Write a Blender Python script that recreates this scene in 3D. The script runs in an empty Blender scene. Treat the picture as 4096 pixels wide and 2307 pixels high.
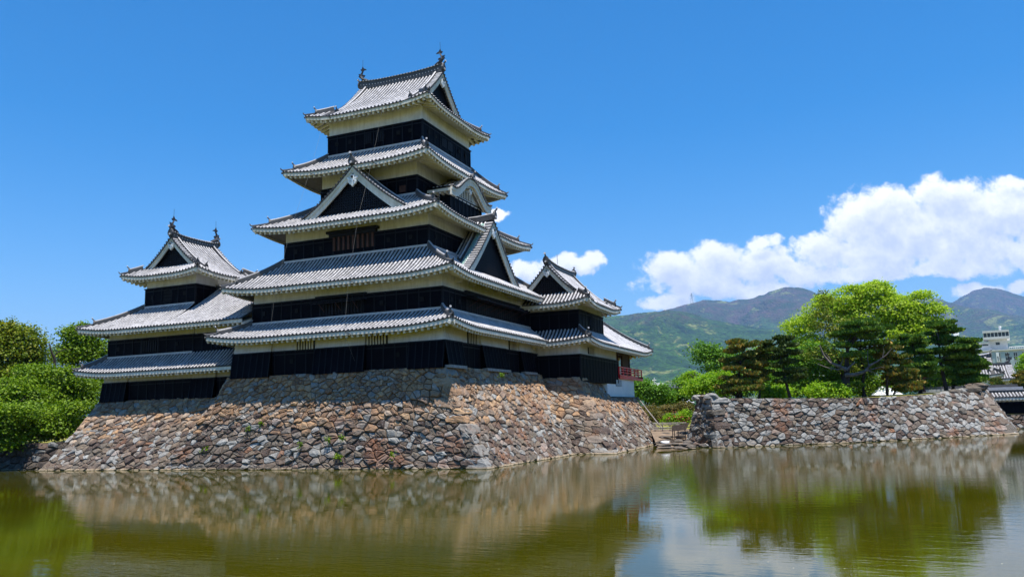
import bpy, math, random
import numpy as np
from mathutils import Vector, Matrix
R = math.radians
rnd = random.Random(7)
nr = np.random.RandomState(11)
SC = bpy.context.scene
COL = SC.collection

# ------------------------------------------------------------------ camera, sky, sun
CX, CY, CZ = 33.542, -56.809, 3.443
YAW, PITCH, ROLL, FPX = 0.3931, 0.1560, -0.0304, 3137.0
cam_d = bpy.data.cameras.new('camera')
cam = bpy.data.objects.new('camera', cam_d)
COL.objects.link(cam)
SC.camera = cam
cam_d.sensor_width = 36.0
cam_d.lens = FPX / 4096.0 * 36.0
cam_d.clip_start = 0.3
cam_d.clip_end = 60000.0
F0 = Vector((-math.sin(YAW), math.cos(YAW), 0.0))
R0 = Vector((math.cos(YAW), math.sin(YAW), 0.0))
FWD = F0 * math.cos(PITCH) + Vector((0, 0, math.sin(PITCH)))
UP = -F0 * math.sin(PITCH) + Vector((0, 0, math.cos(PITCH)))
RR = R0 * math.cos(ROLL) + UP * math.sin(ROLL)
UU = -R0 * math.sin(ROLL) + UP * math.cos(ROLL)
cam.matrix_world = Matrix(((RR.x, UU.x, -FWD.x, CX), (RR.y, UU.y, -FWD.y, CY), (RR.z, UU.z, -FWD.z, CZ), (0, 0, 0, 1)))

def ray(u, v):
    return FWD + RR * ((u - 2048.0) / FPX) + UU * ((1153.5 - v) / FPX)
def at_dist(u, v, d):          # point of the place seen at photo pixel (u, v), d metres away over the ground
    r = ray(u, v)
    k = d / math.hypot(r.x, r.y)
    return Vector((CX, CY, CZ)) + r * k

def mpp(u, v, d):
    r = ray(u, v)
    return d / math.hypot(r.x, r.y) / FPX

SUNV = Vector((0.175, -0.148, 1.0)).normalized()
SUN_EL = math.asin(SUNV.z)
SUN_AZ = math.atan2(SUNV.x, SUNV.y)
sun_d = bpy.data.lights.new('sun', 'SUN')
sun_d.energy = 5.0
sun_d.angle = R(0.55)
sun_d.color = (1.0, 0.955, 0.88)
sun = bpy.data.objects.new('sun', sun_d)
COL.objects.link(sun)
sun.rotation_euler = (-SUNV).to_track_quat('-Z', 'Y').to_euler()

SC.view_settings.view_transform = 'Standard'
SC.view_settings.look = 'None'
SC.view_settings.exposure = 0.7
SC.view_settings.gamma = 1.0
SC.view_settings.use_curve_mapping = False
SC.render.engine = 'CYCLES'
SC.cycles.use_denoising = True
SC.cycles.max_bounces = 6
SC.cycles.diffuse_bounces = 3
SC.cycles.glossy_bounces = 3
SC.cycles.transmission_bounces = 3
SC.cycles.transparent_max_bounces = 8
SC.cycles.volume_bounces = 0
SC.cycles.caustics_reflective = False
SC.cycles.caustics_refractive = False

# ------------------------------------------------------------------ node helpers
class NT:
    def __init__(s, tree):
        s.t = tree; s.n = tree.nodes; s.l = tree.links
    def node(s, typ, **kw):
        n = s.n.new(typ)
        for k, v in kw.items():
            setattr(n, k, v)
        return n
    def put(s, sock, val):
        if hasattr(val, 'is_output') or hasattr(val, 'links'):
            s.l.new(val, sock)
        else:
            sock.default_value = val
    def math(s, op, a, b=None, c=None, clamp=False):
        n = s.node('ShaderNodeMath', operation=op, use_clamp=clamp)
        s.put(n.inputs[0], a)
        if b is not None: s.put(n.inputs[1], b)
        if c is not None: s.put(n.inputs[2], c)
        return n.outputs[0]
    def vmath(s, op, a, b=None):
        n = s.node('ShaderNodeVectorMath', operation=op)
        s.put(n.inputs[0], a)
        if b is not None: s.put(n.inputs[1], b)
        return n.outputs['Value'] if op == 'DOT_PRODUCT' else n.outputs['Vector']
    def noise(s, vec, scale, detail=4.0, rough=0.55, dist=0.0, col=False):
        n = s.node('ShaderNodeTexNoise')
        if vec is not None: s.l.new(vec, n.inputs['Vector'])
        n.inputs['Scale'].default_value = scale
        n.inputs['Detail'].default_value = detail
        n.inputs['Roughness'].default_value = rough
        n.inputs['Distortion'].default_value = dist
        return n.outputs['Color'] if col else n.outputs['Fac']
    def ramp(s, fac, stops, interp='LINEAR'):
        n = s.node('ShaderNodeValToRGB')
        n.color_ramp.interpolation = interp
        e = n.color_ramp.elements
        while len(e) < len(stops): e.new(0.5)
        for k, (p, c) in enumerate(stops):
            e[k].position = p
            e[k].color = (c[0], c[1], c[2], 1.0) if not isinstance(c, (int, float)) else (c, c, c, 1)
        s.l.new(fac, n.inputs[0])
        return n.outputs[0]
    def mix(s, fac, a, b, mode='MIX'):
        n = s.node('ShaderNodeMix', data_type='RGBA', blend_type=mode)
        s.put(n.inputs['Factor'], fac)
        for sk, v in ((n.inputs['A'], a), (n.inputs['B'], b)):
            pass
        ia = [i for i in n.inputs if i.name == 'A' and i.type == 'RGBA'][0]
        ib = [i for i in n.inputs if i.name == 'B' and i.type == 'RGBA'][0]
        for sk, v in ((ia, a), (ib, b)):
            if isinstance(v, tuple): sk.default_value = (v[0], v[1], v[2], 1.0)
            else: s.l.new(v, sk)
        return [o for o in n.outputs if o.type == 'RGBA'][0]
    def mapr(s, v, a, b, c=0.0, d=1.0, smooth=False):
        n = s.node('ShaderNodeMapRange')
        if smooth: n.interpolation_type = 'SMOOTHSTEP'
        s.put(n.inputs['Value'], v)
        n.inputs['From Min'].default_value = a; n.inputs['From Max'].default_value = b
        n.inputs['To Min'].default_value = c; n.inputs['To Max'].default_value = d
        return n.outputs['Result']

# ------------------------------------------------------------------ world: sky with cumulus
W = bpy.data.worlds.new('World')
SC.world = W
W.use_nodes = True
wt = NT(W.node_tree)
wt.n.clear()
sky = wt.node('ShaderNodeTexSky', sky_type='NISHITA')
sky.sun_disc = False
sky.sun_elevation = SUN_EL
sky.sun_rotation = SUN_AZ
sky.altitude = 600
sky.air_density = 1.0
sky.dust_density = 0.35
sky.ozone_density = 2.4
geo = wt.node('ShaderNodeTexCoord')
DIR = geo.outputs['Generated']
fdot = wt.math('MAXIMUM', wt.vmath('DOT_PRODUCT', DIR, (F0.x, F0.y, 0.0)), 0.02)
pp = wt.math('DIVIDE', wt.vmath('DOT_PRODUCT', DIR, (R0.x, R0.y, 0.0)), fdot)
qq = wt.math('DIVIDE', wt.vmath('DOT_PRODUCT', DIR, (0.0, 0.0, 1.0)), fdot)
cx_ = wt.node('ShaderNodeCombineXYZ'); wt.l.new(pp, cx_.inputs[0]); wt.l.new(qq, cx_.inputs[1])
PQ = cx_.outputs[0]
def pq(u, v):
    r = ray(u, v); f = r.dot(F0)
    return r.dot(R0) / f, r.z / f
# (u, v, ru, rv) of the heaps, photo pixels
HEAPS = [(2700, 1075, 150, 75), (2860, 1050, 150, 90), (2790, 1125, 240, 50), (3040, 1060, 160, 80), (3190, 1085, 150, 60), (2960, 1150, 300, 45),
         (3330, 1010, 170, 90), (3440, 890, 150, 120), (3560, 840, 140, 100), (3600, 950, 260, 150), (3740, 790, 110, 95), (3800, 860, 190, 150),
         (3960, 850, 170, 120), (4120, 850, 180, 130), (3850, 990, 330, 110), (3500, 1085, 260, 42), (3800, 1075, 170, 45), (3060, 975, 75, 35),
         (2090, 1080, 55, 48), (2290, 1045, 130, 45), (2180, 1075, 110, 40), (2370, 1030, 60, 40), (3920, 1165, 110, 35), (4080, 1150, 60, 30), (2680, 1215, 110, 35), (2720, 1180, 60, 30),
         (4080, 740, 80, 34), (1990, 865, 45, 24), (4250, 1000, 300, 100)]
grp = bpy.data.node_groups.new('cloud_field', 'ShaderNodeTree')
grp.interface.new_socket('P', in_out='INPUT', socket_type='NodeSocketVector')
grp.interface.new_socket('D', in_out='OUTPUT', socket_type='NodeSocketFloat')
g = NT(grp)
gi = g.node('NodeGroupInput'); go = g.node('NodeGroupOutput')
warp = g.noise(gi.outputs[0], 14.0, 5.0, 0.6, 0.0, True)
wv = g.vmath('MULTIPLY', g.vmath('SUBTRACT', warp, (0.5, 0.5, 0.5)), (0.055, 0.040, 0.0))
pw = g.vmath('ADD', gi.outputs[0], wv)
fld = None
for (u, v, ru, rv) in HEAPS:
    p0, q0 = pq(u, v)
    d = g.vmath('MULTIPLY', g.vmath('SUBTRACT', pw, (p0, q0, 0.0)), (FPX / ru, FPX / rv, 0.0))
    dd = g.math('SUBTRACT', 1.25, g.vmath('DOT_PRODUCT', d, d))
    fld = dd if fld is None else g.math('SMOOTH_MAX', fld, dd, 0.35)
n1 = g.noise(gi.outputs[0], 36.0, 7.0, 0.66)
fld = g.math('ADD', fld, g.math('MULTIPLY', g.math('SUBTRACT', n1, 0.5), 3.1))
g.l.new(fld, go.inputs[0])
def cloud_eval(off):
    gn = wt.node('ShaderNodeGroup'); gn.node_tree = grp
    wt.l.new(wt.vmath('ADD', PQ, off), gn.inputs[0])
    return gn.outputs[0]
D0 = cloud_eval((0.0, 0.0, 0.0))
D1 = cloud_eval((-0.004, 0.016, 0.0))
alpha = wt.math('MULTIPLY', wt.mapr(D0, -0.10, 0.80, 0.0, 0.98, True), wt.math('GREATER_THAN', wt.vmath('DOT_PRODUCT', DIR, (F0.x, F0.y, 0.0)), 0.03))
shade = wt.mapr(D1, -0.2, 1.9, 1.0, 0.0, True)  # cloud light and shade painted into the colour from density towards the sun
fine = wt.noise(PQ, 26.0, 5.0, 0.6)
shade = wt.math('ADD', shade, wt.math('MULTIPLY', wt.math('SUBTRACT', fine, 0.5), 1.3), clamp=True)
ccol = wt.mix(shade, (6.7, 7.2, 8.4), (11.5, 11.3, 11.0))
hs = wt.node('ShaderNodeHueSaturation')
hs.inputs['Saturation'].default_value = 1.52
hs.inputs['Value'].default_value = 1.40
wt.l.new(sky.outputs[0], hs.inputs['Color'])
skc = wt.mix(alpha, hs.outputs[0], ccol)
bg = wt.node('ShaderNodeBackground')
bg.inputs['Strength'].default_value = 0.085
wt.l.new(skc, bg.inputs['Color'])
wo = wt.node('ShaderNodeOutputWorld')
wt.l.new(bg.outputs[0], wo.inputs['Surface'])
W.cycles.sampling_method = 'MANUAL'
W.cycles.sample_map_resolution = 512

# ------------------------------------------------------------------ materials
def mat(name):
    m = bpy.data.materials.new(name); m.use_nodes = True
    t = NT(m.node_tree); b = t.n['Principled BSDF']
    return m, t, b
def objc(t): return t.node('ShaderNodeTexCoord').outputs['Object']
def geop(t): return t.node('ShaderNodeNewGeometry').outputs['Position']
def island(t): return t.node('ShaderNodeNewGeometry').outputs['Random Per Island']
def bump(t, b, h, strength, dist=0.02):
    n = t.node('ShaderNodeBump')
    n.inputs['Strength'].default_value = strength; n.inputs['Distance'].default_value = dist
    t.l.new(h, n.inputs['Height']); t.l.new(n.outputs[0], b.inputs['Normal'])
def plain(name, c, rough=0.7, var=0.25, scale=2.5, spec=0.4, bs=0.2):
    m, t, b = mat(name)
    n = t.noise(geop(t), scale, 6.0, 0.65)
    f = t.mapr(n, 0.3, 0.7)
    lo = tuple(x * (1 - var) for x in c); hi = tuple(min(1, x * (1 + var)) for x in c)
    t.l.new(t.mix(f, lo, hi), b.inputs['Base Color'])
    b.inputs['Roughness'].default_value = rough
    b.inputs['Specular IOR Level'].default_value = spec
    n2 = t.noise(geop(t), scale * 9, 4.0, 0.6)
    bump(t, b, n2, bs, 0.02)
    return m
# plaster: cream, with vertical weather streaks and grime
def plaster(name, c1, c2):
    m, t, b = mat(name)
    P = geop(t)
    mp = t.node('ShaderNodeMapping'); mp.inputs['Scale'].default_value = (3.0, 3.0, 0.35); t.l.new(P, mp.inputs[0])
    st = t.noise(mp.outputs[0], 1.6, 6.0, 0.7)
    bl = t.noise(P, 0.9, 5.0, 0.6)
    f = t.math('ADD', t.math('MULTIPLY', st, 0.6), t.math('MULTIPLY', bl, 0.5))
    t.l.new(t.mix(t.mapr(f, 0.42, 0.68), c1, c2), b.inputs['Base Color'])
    b.inputs['Roughness'].default_value = 0.85
    bump(t, b, t.noise(P, 14.0, 4.0, 0.6), 0.25, 0.02)
    return m
M = {}
M['plaster'] = plaster('aged_plaster', (0.77, 0.77, 0.79), (0.56, 0.555, 0.56))
M['trim'] = plaster('eave_plaster', (0.78, 0.75, 0.66), (0.55, 0.52, 0.44))
M['soffit'] = plaster('soffit_painted_shade', (0.15, 0.135, 0.11), (0.09, 0.08, 0.065))  # plaster soffit coloured dark: shade under the eaves is painted in
M['white'] = plaster('white_plaster', (0.90, 0.90, 0.88), (0.80, 0.80, 0.79))
def boards(name, c, spec):
    m, t, b = mat(name)
    P = geop(t)
    w = t.noise(P, 1.3, 5.0, 0.6)
    t.l.new(t.mix(w, tuple(x * 0.6 for x in c), tuple(x * 1.5 for x in c)), b.inputs['Base Color'])
    b.inputs['Roughness'].default_value = 0.55
    b.inputs['Specular IOR Level'].default_value = spec
    sx = t.node('ShaderNodeSeparateXYZ'); t.l.new(P, sx.inputs[0])
    wv = t.node('ShaderNodeMath', operation='FRACT'); t.l.new(t.math('MULTIPLY', sx.outputs[2], 4.2), wv.inputs[0])
    h = t.math('ADD', t.math('MULTIPLY', wv.outputs[0], 0.6), t.math('MULTIPLY', t.noise(P, 22.0, 3.0), 0.3))
    bump(t, b, h, 0.35, 0.02)
    return m
M['black'] = boards('black_lacquered_boards', (0.0012, 0.0015, 0.0042), 0.05)
M['black2'] = boards('black_lacquered_battens', (0.0034, 0.0040, 0.0080), 0.22)
M['void'] = plain('dark_opening', (0.003, 0.003, 0.004), 0.9, 0.2)
M['brownwood'] = plain('weathered_brown_wood', (0.075, 0.028, 0.018), 0.7, 0.4)
M['greywood'] = plain('weathered_grey_wood', (0.30, 0.27, 0.24), 0.8, 0.45, 6.0)
M['red'] = plain('vermilion_lacquer', (0.88, 0.016, 0.030), 0.4, 0.2)
def tile(name, c, lo, hi, rough=0.5, stain=0.5):
    m, t, b = mat(name)
    r = island(t)
    v = t.mapr(r, 0, 1, lo, hi)
    P = geop(t)
    n = t.noise(P, 2.2, 6.0, 0.7)
    v = t.math('MULTIPLY', v, t.mapr(n, 0.3, 0.72, 1.0 - stain * 0.55, 1.12))
    n2 = t.noise(P, 14.0, 5.0, 0.75)
    v = t.math('MULTIPLY', v, t.mapr(n2, 0.3, 0.7, 1.0 - stain, 1.25))
    cm = t.node('ShaderNodeVectorMath', operation='SCALE'); cm.inputs[0].default_value = c; t.l.new(v, cm.inputs['Scale'])
    t.l.new(cm.outputs[0], b.inputs['Base Color'])
    b.inputs['Roughness'].default_value = rough
    b.inputs['Specular IOR Level'].default_value = 0.5
    bump(t, b, n2, 0.3, 0.02)
    return m
M['tile'] = tile('grey_roof_tile', (0.57, 0.55, 0.555), 0.75, 1.10, 0.5, 0.42)
M['valley'] = tile('pan_tile_painted_shade', (0.018, 0.018, 0.021), 0.8, 1.1, 0.6, 0.5)  # near-black colour paints the shade between the cover-tile rows
M['ridge'] = tile('dark_ridge_tile', (0.085, 0.082, 0.082), 0.7, 1.3, 0.55, 0.6)
M['tileend'] = plain('tile_end', (0.05, 0.05, 0.052), 0.6, 0.5, 9.0)
M['lead'] = plain('mortar_ridge_line', (0.42, 0.44, 0.46), 0.7, 0.3)
M['copper'] = plain('verdigris_copper', (0.22, 0.36, 0.31), 0.7, 0.25)
M['iron'] = plain('old_iron', (0.03, 0.032, 0.04), 0.6, 0.5, 8.0)
M['wire'] = plain('steel_wire', (0.25, 0.24, 0.22), 0.5, 0.1)

def stone_mat(name, warm_z=None, pale=0.0, dark=1.0):
    m, t, b = mat(name)
    r = island(t); P = geop(t)
    base = t.ramp(r, [(0.0, (0.070, 0.050, 0.040)), (0.2, (0.130, 0.086, 0.062)), (0.38, (0.185, 0.142, 0.100)), (0.55, (0.118, 0.100, 0.078)),
                      (0.70, (0.21, 0.155, 0.115)), (0.84, (0.26, 0.25, 0.225)), (0.96, (0.38, 0.375, 0.35)), (1.0, (0.27, 0.125, 0.06))])
    if warm_z is not None:
        wc = t.ramp(r, [(0.0, (0.22, 0.13, 0.08)), (0.25, (0.42, 0.25, 0.13)), (0.45, (0.27, 0.19, 0.14)), (0.65, (0.47, 0.30, 0.165)), (0.82, (0.27, 0.26, 0.24)), (1.0, (0.52, 0.33, 0.18))])
        sx = t.node('ShaderNodeSeparateXYZ'); t.l.new(P, sx.inputs[0])
        nz = t.noise(P, 0.35, 3.0, 0.6)
        r2 = t.math('FRACT', t.math('MULTIPLY', r, 7.31))
        zz = t.math('ADD', sx.outputs[2], t.math('ADD', t.math('MULTIPLY', t.math('SUBTRACT', nz, 0.5), 3.6), t.math('MULTIPLY', t.math('SUBTRACT', r2, 0.5), 2.2)))
        base = t.mix(t.mapr(zz, warm_z - 0.35, warm_z + 0.5), base, wc)
    if pale:
        r3 = t.math('FRACT', t.math('MULTIPLY', r, 13.7))
        base = t.mix(t.math('MULTIPLY', t.math('LESS_THAN', r3, pale), 0.75), base, (0.36, 0.355, 0.33))
        rust = t.noise(P, 0.22, 3.0, 0.6)
        base = t.mix(t.math('MULTIPLY', t.mapr(rust, 0.60, 0.68), 0.6), base, (0.26, 0.105, 0.045))
    # stains and grain of each stone
    n = t.noise(P, 3.5, 7.0, 0.72)
    base = t.mix(t.mapr(n, 0.42, 0.62, 0.0, 0.75), base, t.mix(0.5, base, (0.05, 0.04, 0.04)))
    li = t.noise(P, 11.0, 6.0, 0.75)
    base = t.mix(t.mapr(li, 0.60, 0.70, 0.0, 0.75), base, (0.36, 0.36, 0.34))
    sp = t.node('ShaderNodeTexVoronoi'); sp.inputs['Scale'].default_value = 9.0; t.l.new(P, sp.inputs['Vector'])
    base = t.mix(t.math('LESS_THAN', sp.outputs['Distance'], 0.12), base, (0.5, 0.5, 0.47))
    wz = t.node('ShaderNodeSeparateXYZ'); t.l.new(P, wz.inputs[0])
    wz2 = t.math('ADD', wz.outputs[2], t.math('MULTIPLY', t.math('SUBTRACT', t.noise(P, 1.5, 3.0), 0.5), 0.10))
    base = t.mix(t.mapr(wz2, 0.10, 0.16, 0.8, 0.0), base, (0.34, 0.26, 0.17))
    base = t.mix(t.mapr(wz2, 0.02, 0.05, 0.9, 0.0), base, (0.045, 0.045, 0.02))
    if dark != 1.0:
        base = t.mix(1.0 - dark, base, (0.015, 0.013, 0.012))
    t.l.new(base, b.inputs['Base Color'])
    b.inputs['Roughness'].default_value = 0.85
    b.inputs['Specular IOR Level'].default_value = 0.3
    h = t.math('ADD', t.noise(P, 5.0, 7.0, 0.65), t.math('MULTIPLY', t.noise(P, 26.0, 4.0, 0.6), 0.3))
    bump(t, b, h, 0.8, 0.09)
    return m
M['stone'] = stone_mat('castle_base_stone', 3.1, 0.06)
M['stone2'] = stone_mat('moat_wall_stone', None, 0.30)
M['stone3'] = stone_mat('stone_painted_tree_shade', None, 0, 0.45)  # stone colour darkened to paint in the shade of the overhanging trees
M['gapfill'] = plain('packing_between_stones', (0.035, 0.028, 0.024), 0.95, 0.5, 6.0)
M['bank'] = plain('packed_earth', (0.20, 0.145, 0.10), 0.95, 0.4, 1.5)

def leaf_mat(name, stops, trans=0.33, rough=0.55, tr=(1.0, 1.1, 0.5)):
    m, t, b = mat(name)
    r = island(t); P = geop(t)
    n = t.noise(P, 0.55, 3.0, 0.6)
    f = t.math('ADD', t.math('MULTIPLY', r, 0.6), t.math('MULTIPLY', t.mapr(n, 0.3, 0.7), 0.4))
    c = t.ramp(f, stops)
    t.l.new(c, b.inputs['Base Color'])
    b.inputs['Roughness'].default_value = rough
    b.inputs['Specular IOR Level'].default_value = 0.25
    td = t.node('ShaderNodeBsdfTranslucent')
    t.l.new(t.mix(1.0, c, tr, 'MULTIPLY'), td.inputs['Color'])
    mx = t.node('ShaderNodeMixShader'); mx.inputs[0].default_value = trans
    t.l.new(b.outputs[0], mx.inputs[1]); t.l.new(td.outputs[0], mx.inputs[2])
    out = [x for x in t.n if x.type == 'OUTPUT_MATERIAL'][0]
    t.l.new(mx.outputs[0], out.inputs['Surface'])
    return m
M['leaf_green'] = leaf_mat('green_leaves', [(0, (0.055, 0.110, 0.003)), (0.5, (0.135, 0.237, 0.005)), (1, (0.273, 0.370, 0.008))])
M['leaf_mid'] = leaf_mat('fresh_green_leaves', [(0, (0.045, 0.121, 0.009)), (0.5, (0.105, 0.242, 0.013)), (1, (0.195, 0.355, 0.018))])
M['leaf_olive'] = leaf_mat('olive_leaves', [(0, (0.067, 0.116, 0.005)), (0.5, (0.166, 0.229, 0.010)), (1, (0.315, 0.279, 0.019))])
M['leaf_lime'] = leaf_mat('lime_leaves', [(0, (0.202, 0.341, 0.017)), (0.5, (0.393, 0.529, 0.032)), (1, (0.594, 0.693, 0.083))], 0.5)
M['leaf_maple'] = leaf_mat('maple_leaves', [(0, (0.115, 0.265, 0.009)), (0.5, (0.253, 0.437, 0.014)), (1, (0.437, 0.568, 0.029))], 0.5)
M['needle'] = leaf_mat('pine_needles', [(0, (0.031, 0.088, 0.015)), (0.45, (0.086, 0.183, 0.020)), (0.8, (0.191, 0.279, 0.025)), (1, (0.370, 0.353, 0.050))], 0.22, 0.6)
M['needle_warm'] = leaf_mat('pine_needles_with_candles', [(0, (0.039, 0.081, 0.014)), (0.4, (0.122, 0.176, 0.025)), (0.7, (0.326, 0.232, 0.044)), (1, (0.597, 0.326, 0.074))], 0.22, 0.6)
M['needle_dark'] = leaf_mat('dark_pine_needles', [(0, (0.021, 0.048, 0.013)), (0.5, (0.060, 0.100, 0.017)), (1, (0.163, 0.173, 0.029))], 0.2, 0.6)
M['azalea'] = leaf_mat('azalea_leaves', [(0, (0.05, 0.07, 0.012)), (0.5, (0.13, 0.12, 0.02)), (0.9, (0.24, 0.15, 0.03)), (1, (0.25, 0.17, 0.03))], 0.3)
M['flower'] = leaf_mat('red_blossom', [(0, (0.35, 0.02, 0.05)), (1, (0.55, 0.06, 0.12))], 0.3, 0.6, (1, 1, 1))
M['bark'] = plain('tree_bark', (0.045, 0.034, 0.028), 0.9, 0.5, 7.0, 0.2, 0.8)
M['deadbark'] = plain('silvery_bark', (0.15, 0.125, 0.115), 0.8, 0.6, 3.0, 0.2, 0.6)
M['redbark'] = plain('reddish_pine_bark', (0.15, 0.06, 0.04), 0.9, 0.4, 7.0)

# ------------------------------------------------------------------ mesh builder
class MB:
    def __init__(s):
        s.v = []; s.f = []; s.m = []; s.mi = 0; s.T = None
    def add(s, verts, faces, mi=None):
        o = len(s.v)
        if s.T: verts = [s.T(*p) for p in verts]
        s.v.extend(verts)
        mi = s.mi if mi is None else mi
        for f in faces:
            s.f.append([i + o for i in f]); s.m.append(mi)
    def box(s, x0, x1, y0, y1, z0, z1, mi=None):
        s.add([(x0, y0, z0), (x1, y0, z0), (x1, y1, z0), (x0, y1, z0), (x0, y0, z1), (x1, y0, z1), (x1, y1, z1), (x0, y1, z1)],
              [(0, 3, 2, 1), (4, 5, 6, 7), (0, 1, 5, 4), (1, 2, 6, 5), (2, 3, 7, 6), (3, 0, 4, 7)], mi)
    def hexa(s, p, mi=None):    # 8 points: bottom 4, top 4
        s.add([tuple(q) for q in p], [(0, 3, 2, 1), (4, 5, 6, 7), (0, 1, 5, 4), (1, 2, 6, 5), (2, 3, 7, 6), (3, 0, 4, 7)], mi)
    def sweep(s, path, prof, up=(0, 0, 1), mi=None, cap=True, closed=True):
        # prof: list of (side, up) offsets; path: list of points
        path = [Vector(p) for p in path]; up = Vector(up)
        vs = []; n = 0
        for i, p in enumerate(path):
            t = (path[min(i + 1, len(path) - 1)] - path[max(i - 1, 0)]).normalized()
            sd = t.cross(up)
            if sd.length < 1e-5: sd = Vector((1, 0, 0))
            sd.normalize(); u2 = sd.cross(t)
            pr = prof(i / max(1, len(path) - 1)) if callable(prof) else prof
            n = len(pr)
            for a, b in pr: vs.append(tuple(p + sd * a + u2 * b))
        fs = []
        for i in range(len(path) - 1):
            for k in range(n if closed else n - 1):
                a = i * n + k; b = i * n + (k + 1) % n
                fs.append((a, b, b + n, a + n))
        if cap and closed:
            fs.append(tuple(range(n))[::-1]); fs.append(tuple(range((len(path) - 1) * n, len(path) * n)))
        s.add(vs, fs, mi)
    def tube(s, path, r, n=6, mi=None):
        if not callable(r):
            rr = r; r = lambda t: rr
        s.sweep(path, lambda t: [(r(t) * math.cos(2 * math.pi * k / n), r(t) * math.sin(2 * math.pi * k / n)) for k in range(n)], (0.013, 0.021, 1.0), mi)
    def disc(s, c, axis, r, th, n=8, mi=None):
        c = Vector(c); a = Vector(axis).normalized()
        s.tube([c, c + a * th], r, n, mi)
    def build(s, name, mats, parent=None, smooth=False):
        me = bpy.data.meshes.new(name)
        me.from_pydata([tuple(p) for p in s.v], [], s.f)
        if not isinstance(mats, (list, tuple)): mats = [mats]
        for k in mats: me.materials.append(M[k])
        if len(mats) > 1: me.polygons.foreach_set('material_index', s.m)
        if smooth: me.polygons.foreach_set('use_smooth', [True] * len(s.f))
        me.update()
        o = bpy.data.objects.new(name, me); COL.objects.link(o)
        if parent is not None:
            o.parent = parent
            pw_ = Vector(parent['_w']) if '_w' in parent.keys() else Vector((0, 0, 0))
            me.transform(Matrix.Translation(-pw_))
            o['_w'] = parent['_w'] if '_w' in parent.keys() else (0.0, 0.0, 0.0)
        return o
def thing(name, label, cat, loc, group=None):
    o = bpy.data.objects.new(name, None); COL.objects.link(o)
    o.empty_display_size = 0.3
    o.location = loc
    o['_w'] = tuple(float(x) for x in loc)
    o['label'] = label; o['category'] = cat
    if group: o['group'] = group
    return o
def tag(o, label, cat, group=None):
    o['label'] = label; o['category'] = cat
    if group: o['group'] = group
    return o
def structure(o):
    o['kind'] = 'structure'; return o
def stuff(o, label=None, cat=None):
    o['kind'] = 'stuff'
    if label: o['label'] = label; o['category'] = cat
    return o
def relocate(o, loc):          # top-level mesh: put its origin at the base of the thing
    o.data.transform(Matrix.Translation(-Vector(loc))); o.location = loc
    return o
def swapT(cx, cy, rot):        # local frame -> world, rot in quarter turns
    c, s = [(1, 0), (0, 1), (-1, 0), (0, -1)][rot % 4]
    return lambda x, y, z: (cx + c * x - s * y, cy + s * x + c * y, z)

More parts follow.
